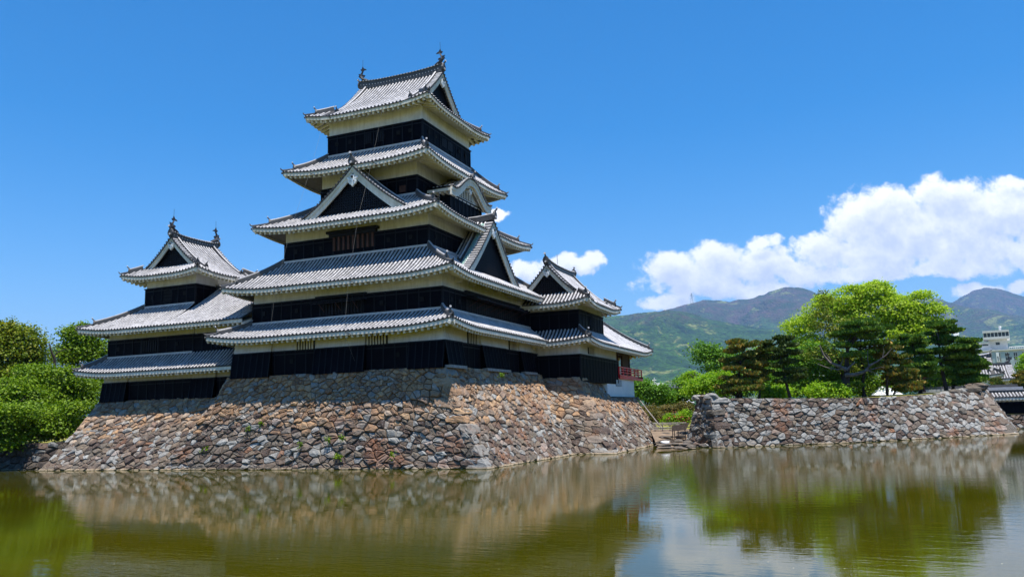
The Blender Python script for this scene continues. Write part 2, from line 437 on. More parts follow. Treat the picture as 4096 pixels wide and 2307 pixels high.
# ------------------------------------------------------------------ tiled roofs
HR = [(math.cos(math.pi * k / 4), math.sin(math.pi * k / 4)) for k in range(5)]
def tile_row(mb, pts, nrm, a, r=0.080, cap=True):
    # half-round cover tiles laid along pts; each tile a step
    vs = []; fs = []; k0 = 0
    n = len(pts)
    for i in range(n - 1):
        for j, (p, rr, lift) in enumerate(((pts[i], r, 0.012), (pts[i + 1], r * 0.90, 0.0))):
            for (cx, cz) in HR:
                q = p + a * (cx * rr) + nrm[i + j] * (cz * rr * 0.85 + lift)
                vs.append(tuple(q))
        b = i * 10
        for k in range(4): fs.append((b + k, b + 5 + k, b + 6 + k, b + k + 1))
        fs.append((b, b + 1, b + 2, b + 3, b + 4))
    mb.add(vs, fs[:1] and fs)
class RoofParts: pass
def roof_side(RP, P0, a, b, U, hipL, hipR, run, ze, zi, L, oh, D=5.0, curve=0.35, prof=None, sp=0.335, tilelen=0.42, vmax=1.0, raft=True, eave_in=0.0, uclip=None):
    a = Vector((a[0], a[1], 0)); b = Vector((b[0], b[1], 0)); P0 = Vector((P0[0], P0[1], 0))
    H = zi - ze
    pf = prof or (lambda v: (1 - curve) * v + curve * v * v)
    def S(u, v):
        ds = []
        if hipL > 0: ds.append((u - v * hipL))
        if hipR > 0: ds.append((U - u - v * hipR))
        d = max(0.0, min(ds)) if ds else 99
        lf = L * max(0.0, 1 - d / D) ** 2.2 * (1 - min(1, v)) ** 1.3
        return P0 + a * u + b * (v * run) + Vector((0, 0, ze + H * pf(v) + lf))
    def NRM(u, v):
        e = 1e-3
        return (S(u + e, v) - S(u - e, v)).cross(S(u, v + e) - S(u, v - e)).normalized()
    def vend(u):
        e = vmax
        if hipL > 0: e = min(e, u / hipL)
        if hipR > 0: e = min(e, (U - u) / hipR)
        return e
    # pan-tile surface
    nu, nv = max(6, int(U / 0.8)), 6
    vs = []; fs = []
    for j in range(nv + 1):
        v = vmax * j / nv
        for i in range(nu + 1):
            u = v * hipL + (U - v * hipL - v * hipR) * i / nu
            vs.append(tuple(S(u, v)))
    for j in range(nv):
        for i in range(nu):
            q = j * (nu + 1) + i
            fs.append((q, q + 1, q + nu + 2, q + nu + 1))
    RP.valley.add(vs, fs)
    n = int(U / sp); off = (U - n * sp) / 2
    slope_len = math.hypot(run, H)
    for k in range(n + 1):
        u = off + k * sp
        if u < 0.05 or u > U - 0.05: continue
        if uclip and not uclip(u): continue
        ve = vend(u)
        if ve < 0.03: continue
        m = max(1, int(round(ve * slope_len / tilelen)))
        vv = [-0.02 + (ve + 0.02) * i / m for i in range(m + 1)]
        tile_row(RP.rows, [S(u, v) for v in vv], [NRM(u, max(0.001, v)) for v in vv], a)
        p = S(u, -0.02)
        RP.ends.disc(p - b * 0.03 + Vector((0, 0, 0.035)), b, 0.088, 0.03, 8)
    # eave boards
    NE = max(8, int(U / 0.6))
    ep = [S(U * i / NE, 0) for i in range(NE + 1)]
    e0 = -0.09
    RP.fascia.sweep([p + b * 0.05 + Vector((0, 0, e0 - 0.09)) for p in ep], [(-0.04, -0.15), (0.05, -0.15), (0.05, 0.10), (-0.04, 0.10)])
    RP.ends.sweep([p + b * 0.03 + Vector((0, 0, -0.03)) for p in ep], [(-0.03, -0.045), (0.05, -0.045), (0.05, 0.035), (-0.03, 0.035)])
    # soffit and rafters
    sl = 0.30
    def under(u, w, dz):        # w metres in from the eave
        p = S(u, 0) ; base = p + b * w
        ff = max(0.0, 1 - w / max(oh, 0.1))
        zm = ze + (p.z - ze) * ff
        return Vector((base.x, base.y, zm + dz + w * sl))
    ow = oh + 0.25
    vs = []; fs = []
    for j in range(4):
        w = 0.06 + (ow - 0.06) * j / 3
        lo = min(w, U / 2) if hipL > 0 else 0; hi = U - (min(w, U / 2) if hipR > 0 else 0)
        for i in range(NE + 1):
            vs.append(tuple(under(lo + (hi - lo) * i / NE, w, -0.20)))
    for j in range(3):
        for i in range(NE):
            q = j * (NE + 1) + i
            fs.append((q, q + NE + 1, q + NE + 2, q + 1))
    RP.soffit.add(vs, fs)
    if raft:
        RP.rafters.sweep([under(0.6 + (U - 1.2) * i / NE, min(0.45, oh * 0.4), -0.22) for i in range(NE + 1)], [(-0.05, -0.05), (0.05, -0.05), (0.05, 0.05), (-0.05, 0.05)])
        nr_ = int(U / 0.46)
        for k in range(nr_ + 1):
            u = (U - nr_ * 0.46) / 2 + k * 0.46
            w1 = ow
            if hipL > 0: w1 = min(w1, u - 0.1)
            if hipR > 0: w1 = min(w1, U - u - 0.1)
            if w1 < 0.35: w1 = 0.35
            A = under(u, 0.12, -0.44); B = under(u, w1, -0.32)
            RP.rafters.sweep([A, B], [(-0.085, -0.10), (0.085, -0.10), (0.085, 0.09), (-0.085, 0.09)])
    return S
def hip_ridge(RQ, pts, h=0.30, w=0.15, orn=True, end=0.80):
    RP = RoofParts(); RP.ridge = MB(); RP.ridgetop = MB(); RP.ridge.T = RQ.ridge.T; RP.ridgetop.T = RQ.ridgetop.T
    RQ.hips.append(RP)
    # pts from top to corner tip
    pts = [Vector(p) for p in pts]
    n = len(pts); k = int(n * end)
    main = [p + Vector((0, 0, 0.02)) for p in pts[:k]]
    RP.ridge.sweep(main, [(-w, -0.1), (w, -0.1), (w, h * 0.8), (w * 0.55, h), (-w * 0.55, h), (-w, h * 0.8)])
    RP.ridgetop.sweep([p + Vector((0, 0, h - 0.01)) for p in main], [(-0.085, 0), (0.085, 0), (0.06, 0.07), (0, 0.095), (-0.06, 0.07)])
    low = [p + Vector((0, 0, 0.02)) for p in pts[k - 1:]]
    RP.ridge.sweep(low, [(-w * 0.8, -0.1), (w * 0.8, -0.1), (w * 0.8, h * 0.38), (0, h * 0.55), (-w * 0.8, h * 0.38)])
    d = (pts[-1] - pts[-2]).normalized(); dh = Vector((d.x, d.y, 0)).normalized()
    tip = pts[-1]
    RP.ridge.tube([tip + Vector((0, 0, 0.10)), tip + dh * 0.14 + Vector((0, 0, 0.15)), tip + dh * 0.22 + Vector((0, 0, 0.27))], lambda t: 0.07 - 0.035 * t, 6)
    RP.ridge.disc(tip + dh * 0.02 + Vector((0, 0, -0.12)), dh, 0.10, 0.10, 8)
    if orn: ornament(RP, main[-1] + Vector((0, 0, 0.05)), d, 0.9)
def ornament(RP, p, d, s=1.0):
    # ridge-end tile: plate, shoulders, crest and two round rods
    d = Vector((d.x, d.y, 0)).normalized(); sd = d.cross(Vector((0, 0, 1)))
    def Q(x, y, z): return p + sd * (x * s) + d * (y * s) + Vector((0, 0, z * s))
    out = [(-0.22, -0.12), (0.22, -0.12), (0.27, 0.1), (0.19, 0.30), (0.10, 0.40), (0, 0.44), (-0.10, 0.40), (-0.19, 0.30), (-0.27, 0.1)]
    n = len(out)
    vs = [tuple(Q(x, 0.0, z)) for x, z in out] + [tuple(Q(x * 0.9, 0.13, z * 0.94)) for x, z in out]
    fs = [tuple(range(n))[::-1], tuple(range(n, 2 * n))] + [(i, (i + 1) % n, n + (i + 1) % n, n + i) for i in range(n)]
    RP.ridge.add(vs, fs)
    RP.ridge.tube([Q(0, 0.0, 0.36), Q(0, 0.12, 0.44), Q(0, 0.24, 0.56)], 0.06 * s, 6)
    for z in (0.02, 0.64): 
        RP.ridgetop.tube([Q(0, 0.10 if z < 0.1 else 0.20, z - 0.06), Q(0, 0.19 if z < 0.1 else 0.27, z - 0.05)], 0.085 * s, 8)
def new_rp():
    RP = RoofParts()
    for k in ('valley', 'rows', 'ends', 'fascia', 'soffit', 'rafters', 'ridge', 'ridgetop'): setattr(RP, k, MB())
    RP.hips = []
    return RP
def finish_roof(RP, parent, name='roof'):
    r = RP.valley.build(name, 'valley', parent)
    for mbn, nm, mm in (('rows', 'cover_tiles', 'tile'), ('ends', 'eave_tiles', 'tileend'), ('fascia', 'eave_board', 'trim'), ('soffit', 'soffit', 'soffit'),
                        ('rafters', 'rafters', 'trim'), ('ridge', 'main_ridge', 'ridge'), ('ridgetop', 'ridge_cap', 'tile')):
        mb = getattr(RP, mbn)
        if mb.f: mb.build(nm, mm, r, smooth=False)
    for h in RP.hips:
        h.ridge.T = None; h.ridge.add(h.ridgetop.v, h.ridgetop.f, 1); h.ridge.build('hip_ridge', ['ridge', 'tile'], r)
    return r
def skirt(parent, O, I, ze, zi, L, oh, sides='WSEN', D=5.0, curve=0.35, orn=True, name='roof'):
    # O=(x0,x1,y0,y1) eave rectangle, I = inner rectangle; W side faces -y (the moat), S side faces +x
    RP = new_rp()
    x0, x1, y0, y1 = O; ix0, ix1, iy0, iy1 = I
    S = {}
    if 'W' in sides: S['W'] = roof_side(RP, (x0, y0), (1, 0), (0, 1), x1 - x0, ix0 - x0, x1 - ix1, iy0 - y0, ze, zi, L, oh, D, curve)
    if 'S' in sides: S['S'] = roof_side(RP, (x1, y0), (0, 1), (-1, 0), y1 - y0, iy0 - y0, y1 - iy1, x1 - ix1, ze, zi, L, oh, D, curve)
    if 'E' in sides: S['E'] = roof_side(RP, (x1, y1), (-1, 0), (0, -1), x1 - x0, x1 - ix1, ix0 - x0, y1 - iy1, ze, zi, L, oh, D, curve, raft=False)
    if 'N' in sides: S['N'] = roof_side(RP, (x0, y1), (0, -1), (1, 0), y1 - y0, y1 - iy1, iy0 - y0, ix0 - x0, ze, zi, L, oh, D, curve, raft=False)
    N = 12
    def hip(fn, uf):
        hip_ridge(RP, [fn(uf(1 - i / N), 1 - i / N) for i in range(N + 1)], orn=orn)
    if 'W' in S:
        if ix0 > x0: hip(S['W'], lambda v: v * (ix0 - x0))
        if x1 > ix1: hip(S['W'], lambda v: (x1 - x0) - v * (x1 - ix1))
    if 'S' in S and y1 > iy1: hip(S['S'], lambda v: (y1 - y0) - v * (y1 - iy1))
    # mortar line where the roof meets the wall
    if 'W' in S: RP.ridgetop.box(ix0, ix1, iy0 - 0.16, iy0, zi - 0.06, zi + 0.10)
    if 'S' in S: RP.ridgetop.box(ix1, ix1 + 0.16, iy0, iy1, zi - 0.06, zi + 0.10)
    return finish_roof(RP, parent, name), S

# ------------------------------------------------------------------ gables
def gable_front(parent, T, hw, za, zf, prof, board=0.42, lattice='slats', pend=1.0, recess=0.45, copper=False, verge=True, wallmat='black', low=None):
    # local frame: x lateral, y outwards from the building (front at y=0), z up. prof(t) drop 0..1 for t 0..1
    H = za - zf
    N = 16
    def pt(t, y=0.0, dn=0.0):   # t in -1..1
        return (hw * t, y, za - H * prof(abs(t)) - dn)
    def nrm(t):
        e = 0.02; s_ = 1 if t >= 0 else -1
        p1 = Vector(pt(t - e)); p2 = Vector(pt(t + e)); d = (p2 - p1).normalized()
        return Vector((-d.z, 0, d.x)) if d.x > 0 else Vector((d.z, 0, -d.x))
    # bargeboards, two steps
    bb = MB(); bb.T = T
    for (w0, w1, y0, y1) in ((0.06, board * 0.42, -0.16, 0.0), (board * 0.42, board, -0.16, -0.055)):
        for sg in (-1, 1):
            vs = []; fs = []
            for i in range(N + 1):
                t = sg * i / N; n = nrm(t if i else sg * 0.001)
                if i == 0: n = Vector((0, 0, 1.0 / max(0.5, abs(nrm(sg * 0.03).z))))
                widen = 1.0 + 0.35 * (i / N) ** 3
                for (w, y) in ((w0, y0), (w0, y1), (w1, y1), (w1, y0)):
                    p = Vector(pt(t)) - n * (w * widen)
                    vs.append((p.x, y, p.z))
            for i in range(N):
                for k in range(4):
                    q = i * 4
                    fs.append((q + k, q + (k + 1) % 4, q + 4 + (k + 1) % 4, q + 4 + k))
            fs.append((N * 4, N * 4 + 1, N * 4 + 2, N * 4 + 3))
            bb.add(vs, fs)
    gb = bb.build('bargeboard', 'trim', parent)
    # verge tiles
    vt = MB(); vt.T = T; ve = MB(); ve.T = T
    if verge:
        Ls = [Vector(pt(i / 60)) for i in range(61)]
        acc = 0; marks = []; last = Ls[0]; tt = 0.16
        for i in range(1, 61):
            seg = (Ls[i] - Ls[i - 1]).length
            acc += seg
            if acc >= 0.27: marks.append(i / 60); acc = 0
        for sg in (-1, 1):
            vt = MB(); vt.T = T; ve = MB(); ve.T = T
            for t in marks:
                p = Vector(pt(sg * t)); n = nrm(sg * t)
                q = p + n * 0.03
                vt.tube([q + Vector((0, -0.62, 0)), q + Vector((0, 0.07, 0))], 0.085, 6)
                ve.disc(q + Vector((0, 0.07, 0)), (0, 1, 0), 0.095, 0.03, 8)
            path = [Vector(pt(sg * i / N, -0.70)) + nrm(sg * max(i / N, .01)) * 0.05 for i in range(1, N + 1)]
            ve.sweep([Vector(pt(sg * i / N, -0.28)) + nrm(sg * max(i / N, .01)) * 0.0 for i in range(0, N + 1)], [(-0.34, -0.04), (0.34, -0.04), (0.34, 0.03), (-0.34, 0.03)])
            if copper and sg == copper:
                cp = MB(); cp.T = T
                cp.sweep([Vector(pt(sg * i / N, -0.80)) + nrm(sg * max(i / N, .01)) * 0.09 for i in range(1, N + 1)], [(-0.13, -0.05), (0.13, -0.05), (0.13, 0.05), (-0.13, 0.05)])
                cp.build('copper_flashing', 'copper', parent)
            v1 = vt.build('verge_tiles', 'tile', parent)
            ve.build('verge_tile_ends', 'tileend', v1)
    # pediment wall
    low = low if low is not None else 0.0
    wb = MB(); wb.T = T
    pts = [(hw * t * 0.97, za - H * prof(abs(t)) - 0.22) for t in [i / N for i in range(-N, N + 1)]]
    base = zf - 0.1 - low
    ins = [(x, max(z, base + 0.01)) for x, z in pts]
    n = len(ins)
    vs = [(x, -recess, base) for x, z in ins] + [(x, -recess, z) for x, z in ins]
    fs = [(i, i + 1, n + i + 1, n + i) for i in range(n - 1)]
    wb.add(vs, fs)
    wb.build('pediment', wallmat, parent)
    if lattice:
        lb = MB(); lb.T = T
        x = -hw + 0.1
        step = 0.20
        while x < hw:
            t = abs(x / hw)
            z1 = za - H * prof(t) - board * 0.9
            z0 = zf + 0.02 - low
            if z1 - z0 > 0.12: lb.box(x - 0.045, x + 0.045, -recess, -recess + 0.07, z0, z1)
            x += step
        if lattice == 'grid':
            z = zf - low + 0.12
            while z < za - 0.8:
                # width at this height
                w = 0
                for i in range(100):
                    t = i / 100
                    if za - H * prof(t) - board * 0.95 > z: w = hw * t
                if w > 0.2: lb.box(-w, w, -recess, -recess + 0.085, z - 0.035, z + 0.035)
                z += 0.20
        if lb.f: lb.build('lattice', 'black2', parent)
    # carved pendant under the apex
    if pend:
        pb = MB(); pb.T = T
        s = pend; zc = za - 0.85 * s - board * 0.75
        sil = [(0, 0.52), (0.16, 0.44), (0.20, 0.22), (0.16, 0.10), (0.30, 0.14), (0.52, 0.34), (0.60, 0.22), (0.42, 0.02), (0.44, -0.16), (0.32, -0.34), (0.14, -0.44), (0, -0.62)]
        sil = sil + [(-x, z) for x, z in sil[-2:0:-1]]
        n = len(sil)
        vs = [(x * s, 0.03, zc + z * s) for x, z in sil] + [(x * s, -0.12, zc + z * s) for x, z in sil] + [(0, 0.07, zc - 0.05 * s), (0, -0.12, zc)]
        fs = [(i, (i + 1) % n, n + (i + 1) % n, n + i) for i in range(n)] + [((i + 1) % n, i, 2 * n) for i in range(n)]
        pb.add(vs, fs)
        g1 = pb.build('gable_pendant', 'white', parent)
        hb = MB(); hb.T = T
        hb.disc((0, 0.05, zc + 0.30 * s), (0, 1, 0), 0.12 * s, 0.06, 6)
        for sg in (-1, 1):
            hc = MB(); hc.T = T; hc.disc((sg * 0.19 * s, 0.04, zc - 0.10 * s), (0, 1, 0), 0.055 * s, 0.03, 6); hc.build('pendant_eye', 'void', g1)
        hb.build('pendant_boss', 'void', g1)
    return gb
def gable_slopes(parent, T, hw, za, zf, prof, depth, y0=-0.0, ridge=True, rows=True, sp=0.335, ridge_h=0.34, vlen=0.4, back=None, name='gable_roof'):
    RP = new_rp()
    H = za - zf; N = 12
    for k in ('valley', 'rows', 'ends', 'ridge', 'ridgetop', 'soffit', 'fascia', 'rafters'): getattr(RP, k).T = T
    def pt(t, y): return Vector((hw * t, y, za - H * prof(abs(t))))
    for sg in (-1, 1):
        vs = []; fs = []
        for j in range(2):
            for i in range(N + 1):
                vs.append(tuple(pt(sg * i / N, y0 - depth * j)))
        for i in range(N): fs.append((i, i + 1, N + 2 + i, N + 1 + i))
        RP.valley.add(vs, fs)
        if rows:
            n = int(depth / sp)
            slen = sum((pt((i + 1) / N, 0) - pt(i / N, 0)).length for i in range(N))
            m = max(3, int(slen / vlen))
            for k in range(2, n):
                y = y0 - k * sp
                ps = [pt(sg * (1 - i / m), y) for i in range(m + 1)]
                ns = []
                for i in range(m + 1):
                    t = 1 - i / m; e = 0.01
                    d = (pt(t + e, 0) - pt(max(0, t - e), 0)).normalized()
                    ns.append(Vector((sg * -d.z, 0, d.x)))
                tile_row(RP.rows, ps, ns, Vector((0, 1, 0)))
    if ridge:
        path = [Vector((0, y0 + 0.02 - (depth + 0.02) * i / 6, za + 0.06 + (0.12 * max(0, 1 - i / 2.0)))) for i in range(7)]
        RP.ridge.sweep(path, [(-0.17, -0.12), (0.17, -0.12), (0.17, ridge_h), (-0.17, ridge_h)])
        RP.ridgetop.sweep([p + Vector((0, 0, ridge_h)) for p in path], [(-0.10, 0), (0.10, 0), (0.07, 0.08), (0, 0.11), (-0.07, 0.08)])
    return finish_roof(RP, parent, name), RP
def oni(parent, T, y, z, s=1.0):
    RP = new_rp()
    RP.ridge.T = T; RP.ridgetop.T = T
    ornament(RP, Vector((0, y, z)), Vector((0, 1, 0)), s)
    o = RP.ridge.build('ridge_end_tile', 'ridge', parent)
    RP.ridgetop.build('round_rods', 'tile', o)
PROF = lambda t: 1.30 * t - 0.30 * t * t

def irimoya(parent, cx, cy, rot, EA, EB, G, ze, zr, L, oh, D=4.0, ridge_h=0.55, lattice='grid', pend=0.8, fish=True, rod=True, board=0.40, ctop=None, curve=0.42):
    # ridge along local x; EA half length of eave along the ridge, EB half width, G gable plane; ridge base height zr
    T = swapT(cx, cy, rot)
    RP = new_rp()
    for k in ('valley', 'rows', 'ends', 'fascia', 'soffit', 'rafters', 'ridge', 'ridgetop'): getattr(RP, k).T = T
    pf = lambda v: (1 - curve) * v + curve * v * v
    h = EA - G
    H = zr - ze
    # long sides: hips only up to v where u reaches G
    vh = h / EB
    for sg in (-1, 1):
        # side along local x, at y = sg*EB
        if sg < 0: P0, a, b = (-EA, -EB), (1, 0), (0, 1)
        else: P0, a, b = (EA, EB), (-1, 0), (0, -1)
        full_side(RP, P0, a, b, 2 * EA, EB, h, ze, zr, L, oh, D, pf, vh)
    for sg in (-1, 1):
        if sg > 0: P0, a, b = (EA, -EB), (0, 1), (-1, 0)
        else: P0, a, b = (-EA, EB), (0, -1), (1, 0)
        # skirt below the gable: same profile as the long side up to v = vh
        S = roof_side(RP, P0, a, b, 2 * EB, EB, EB, EB, ze, zr, L, oh, D, curve, vmax=(h + 0.35) / EB)
        N = 8
        for e in (0, 1):
            pts = []
            for i in range(N + 1):
                v = vh * 1.0 * (1 - i / N)
                u = v * EB if e == 0 else 2 * EB - v * EB
                pts.append(S(u, v))
            hip_ridge(RP, pts, orn=True, end=0.72)
    # descending ridges on the long slopes beside the gables
    for sg in (-1, 1):
        for sx in (-1, 1):
            pts = []
            for i in range(13):
                v = 1.0 - (1 - vh * 0.72) * i / 12
                pts.append(Vector((sx * (G - 0.62), sg * (EB - v * EB), ze + H * pf(v) + 0.0)))
            RH = RoofParts(); RH.ridge = MB(); RH.ridgetop = MB(); RH.ridge.T = T; RH.ridgetop.T = T; RP.hips.append(RH)
            RH.ridge.sweep(pts, [(-0.13, -0.08), (0.13, -0.08), (0.13, 0.22), (-0.13, 0.22)])
            RH.ridgetop.sweep([p + Vector((0, 0, 0.21)) for p in pts], [(-0.12, 0), (0.12, 0), (0.08, 0.08), (0, 0.11), (-0.08, 0.08)])
            d = pts[-1] - pts[-2]
            ornament(RH, pts[-1] + Vector((0, 0, 0.08)), d, 0.85)
    # main ridge with upward ends
    path = []
    for i in range(17):
        x = -G - 0.05 + (2 * G + 0.1) * i / 16
        path.append(Vector((x, 0, zr - 0.10 + 0.22 * abs(x / G) ** 3)))
    RP.ridge.sweep(path, [(-0.22, -0.1), (0.22, -0.1), (0.22, ridge_h), (-0.22, ridge_h)])
    RP.ridge.sweep([p + Vector((0, 0, ridge_h + 0.0)) for p in path], [(-0.28, 0), (0.28, 0), (0.28, 0.07), (-0.28, 0.07)])
    RP.ridgetop.sweep([p + Vector((0, 0, ridge_h + 0.07)) for p in path], [(-0.12, 0), (0.12, 0), (0.08, 0.09), (0, 0.12), (-0.08, 0.09)])
    nn = int(2 * G / 0.3)
    for k in range(nn):
        x = -G + 0.15 + k * 0.3
        z = zr - 0.10 + 0.22 * abs(x / G) ** 3
        for sg in (-1, 1): RP.ridgetop.disc((x, sg * 0.28, z + ridge_h + 0.04), (0, sg, 0), 0.055, 0.04, 6)
        for sg in (-1, 1): RP.ridgetop.disc((x, sg * 0.22, z + ridge_h * 0.45), (0, sg, 0), 0.05, 0.02, 6)
    roof = finish_roof(RP, parent, 'roof')
    prof = lambda t: 1 - pf(1 - t)
    zf_v = vh * 0.98
    for sx in (-1, 1):
        if sx > 0: T2 = lambda x, y, z: T(G + y, x, z)
        else: T2 = lambda x, y, z: T(-G - y, -x, z)
        hw = EB * (1 - zf_v)
        za = ze + H
        pr = lambda t: (za - (ze + H * pf(1 - t * (1 - zf_v)))) / max(1e-6, (za - (ze + H * pf(zf_v))))
        gable_front(parent, T2, hw, za + 0.03, ze + H * pf(zf_v), pr, board, lattice, pend, recess=0.5)
        oni(parent, T2, 0.02, zr + 0.30, 1.15)
        if fish: fishes(parent, T2, zr + 0.12 + ridge_h + 0.08, rod)
    return roof
def full_side(RP, P0, a, b, U, run, h, ze, zi, L, oh, D, pf, vh):
    # like roof_side but the hips stop at vh and the roof goes on straight to the ridge
    a3 = Vector((a[0], a[1], 0)); b3 = Vector((b[0], b[1], 0)); P = Vector((P0[0], P0[1], 0))
    H = zi - ze
    def S(u, v):
        d = max(0.0, min(u - v * run, U - u - v * run))
        lf = L * max(0.0, 1 - d / D) ** 2.2 * (1 - min(1, v)) ** 1.3 if v < 1 else 0
        return P + a3 * u + b3 * (v * run) + Vector((0, 0, ze + H * pf(v) + lf))
    def NRM(u, v):
        e = 1e-3
        return (S(u + e, v) - S(u - e, v)).cross(S(u, min(1, v + e)) - S(u, v - e)).normalized()
    vs = []; fs = []; nu = 14; nv = 12
    lev = [vh * j / 4 for j in range(4)] + [vh + (1 - vh) * j / 8 for j in range(9)]
    for v in lev:
        lo = min(v * run, h)
        for i in range(nu + 1): vs.append(tuple(S(lo + (U - 2 * lo) * i / nu, v)))
    for j in range(len(lev) - 1):
        for i in range(nu):
            q = j * (nu + 1) + i
            fs.append((q, q + 1, q + nu + 2, q + nu + 1))
    RP.valley.add(vs, fs)
    sp = 0.335; n = int(U / sp); off = (U - n * sp) / 2
    sl = math.hypot(run, H)
    for k in range(n + 1):
        u = off + k * sp
        if u < 0.05 or u > U - 0.05: continue
        e = min(u, U - u)
        ve = 1.0 if e > h + 0.5 else (e / run if e < h else 1.0)
        if h <= e <= h + 0.5: continue
        m = max(1, int(round(ve * sl / 0.42)))
        vv = [-0.02 + (ve + 0.02) * i / m for i in range(m + 1)]
        tile_row(RP.rows, [S(u, v) for v in vv], [NRM(u, max(0.001, min(.999, v))) for v in vv], a3)
        RP.ends.disc(S(u, -0.02) - b3 * 0.03 + Vector((0, 0, 0.035)), b3, 0.088, 0.03, 8)
    # eaves from the shared routine, no tiles
    RQ = new_rp()
    for k_ in ('fascia', 'ends', 'soffit', 'rafters'): setattr(RQ, k_, getattr(RP, k_))
    roof_side(RQ, P0, a, b, U, run, run, run, ze, zi, L, oh, D, 0.42, vmax=0.02, sp=1e3)
    return S
def fishes(parent, T2, z, rod):
    # dolphin-like ridge fish: head down on the ridge end, tail raised; x lateral, y outwards
    mb = MB(); mb.T = T2
    path = [(0, -0.75, z - 0.02), (0, -0.50, z + 0.06), (0, -0.22, z + 0.20), (0, -0.06, z + 0.45), (0, -0.08, z + 0.72), (0, -0.22, z + 0.95), (0, -0.34, z + 1.10)]
    rs = [0.12, 0.21, 0.20, 0.16, 0.115, 0.075, 0.04]
    def pr(t):
        i = min(5, int(t * 6)); f = t * 6 - i; r = rs[i] * (1 - f) + rs[min(6, i + 1)] * f
        return [(r * 0.72 * math.cos(q), r * math.sin(q)) for q in [2 * math.pi * k / 8 for k in range(8)]]
    mb.sweep(path, pr, (1, 0.01, 0))
    def fin(pts, th=0.035):
        n = len(pts)
        vs = [(th, y, zz) for y, zz in pts] + [(-th, y, zz) for y, zz in pts]
        mb.add(vs, [tuple(range(n)), tuple(range(n, 2 * n))[::-1]] + [(i, (i + 1) % n, n + (i + 1) % n, n + i) for i in range(n)])
    fin([(-0.30, z + 1.02), (-0.62, z + 1.02), (-0.50, z + 1.14), (-0.36, z + 1.18)])
    fin([(-0.30, z + 1.02), (-0.36, z + 1.18), (-0.20, z + 1.42), (-0.12, z + 1.20)])
    fin([(-0.30, z + 1.02), (-0.12, z + 1.2), (0.03, z + 1.16), (-0.08, z + 0.98)])
    fin([(0.06, z + 0.35), (0.24, z + 0.52), (0.16, z + 0.62), (0.24, z + 0.78), (0.02, z + 0.74)])
    fin([(-0.30, z + 0.34), (-0.46, z + 0.52), (-0.30, z + 0.62), (-0.18, z + 0.60)])
    f = mb.build('ridge_fish', 'iron', parent, smooth=False)
    if rod:
        rb = MB(); rb.T = T2
        rb.tube([(0, -0.20, z + 0.9), (0, -0.22, z + 2.05)], 0.014, 5)
        rb.build('lightning_rod', 'iron', f)

# ------------------------------------------------------------------ walls
def storey(parent, x0, x1, y0, y1, zb, zt, ztop, sides='WS', batten=0.92, wins=(), wallmat='plaster', flare=None):
    w = MB(); w.box(x0 + 0.03, x1 - 0.03, y0 + 0.03, y1 - 0.03, zb, ztop)
    wall = w.build('wall', wallmat, parent)
    # black boarding, proud of the plaster
    c = MB(); c.box(x0 - 0.04, x1 + 0.04, y0 - 0.04, y1 + 0.04, zb - 0.4, zt - 0.05)
    b = MB()
    b.box(x0 - 0.13, x1 + 0.13, y0 - 0.13, y1 + 0.13, zt - 0.05, zt + 0.035)
    def bat(side, p):
        if side == 'W': b.box(p - 0.035, p + 0.035, y0 - 0.085, y0 - 0.035, zb - 0.3, zt - 0.05)
        else: b.box(x1 + 0.035, x1 + 0.085, p - 0.035, p + 0.035, zb - 0.3, zt - 0.05)
    n = int(round((x1 - x0) / batten))
    for i in range(n + 1): bat('W', x0 + (x1 - x0) * i / n)
    n = int(round((y1 - y0) / batten))
    for i in range(n + 1): bat('S', y0 + (y1 - y0) * i / n)
    b.box(x0 - 0.07, x1 + 0.07, y0 - 0.07, y1 + 0.07, zt - 0.28, zt - 0.20)
    cl = c.build('board_cladding', 'black', parent)
    b.build('battens', 'black2', cl)
    # gun loops
    return wall, cl
def window(parent, side, plane, p0, p1, z0, z1, n, barmat='trim', voidmat='void', proud=0.05, barw=0.055, frame=None):
    # opening with vertical bars; side W (faces -y) or S (faces +x)
    v = MB(); b = MB(); f = MB()
    def bx(mb, a0, a1, d0, d1, h0, h1):
        if side == 'W': mb.box(a0, a1, plane - d1, plane - d0, h0, h1)
        else: mb.box(plane + d0, plane + d1, a0, a1, h0, h1)
    bx(v, p0, p1, -0.05, proud, z0, z1)
    for i in range(n):
        a = p0 + (p1 - p0) * (i + 0.5) / n
        bx(b, a - barw, a + barw, proud + 0.002, proud + (0.09 if side == 'W' else 0.02), z0, z1)
    w = v.build('window', voidmat, parent)
    if n: b.build('bars', barmat, w)
    if frame:
        t = 0.07
        bx(f, p0 - t, p1 + t, 0, proud + 0.10, z1, z1 + t); bx(f, p0 - t, p1 + t, 0, proud + 0.10, z0 - t, z0)
        bx(f, p0 - t, p0, 0, proud + 0.10, z0, z1); bx(f, p1, p1 + t, 0, proud + 0.10, z0, z1)
        f.build('window_frame', frame, w)
    return w
def loophole(mb, side, plane, p, z, s=0.14):
    if side == 'W': mb.box(p - s, p + s, plane - 0.075, plane, z - s * 1.1, z + s * 1.1)
    else: mb.box(plane, plane + 0.075, p - s, p + s, z - s * 1.1, z + s * 1.1)
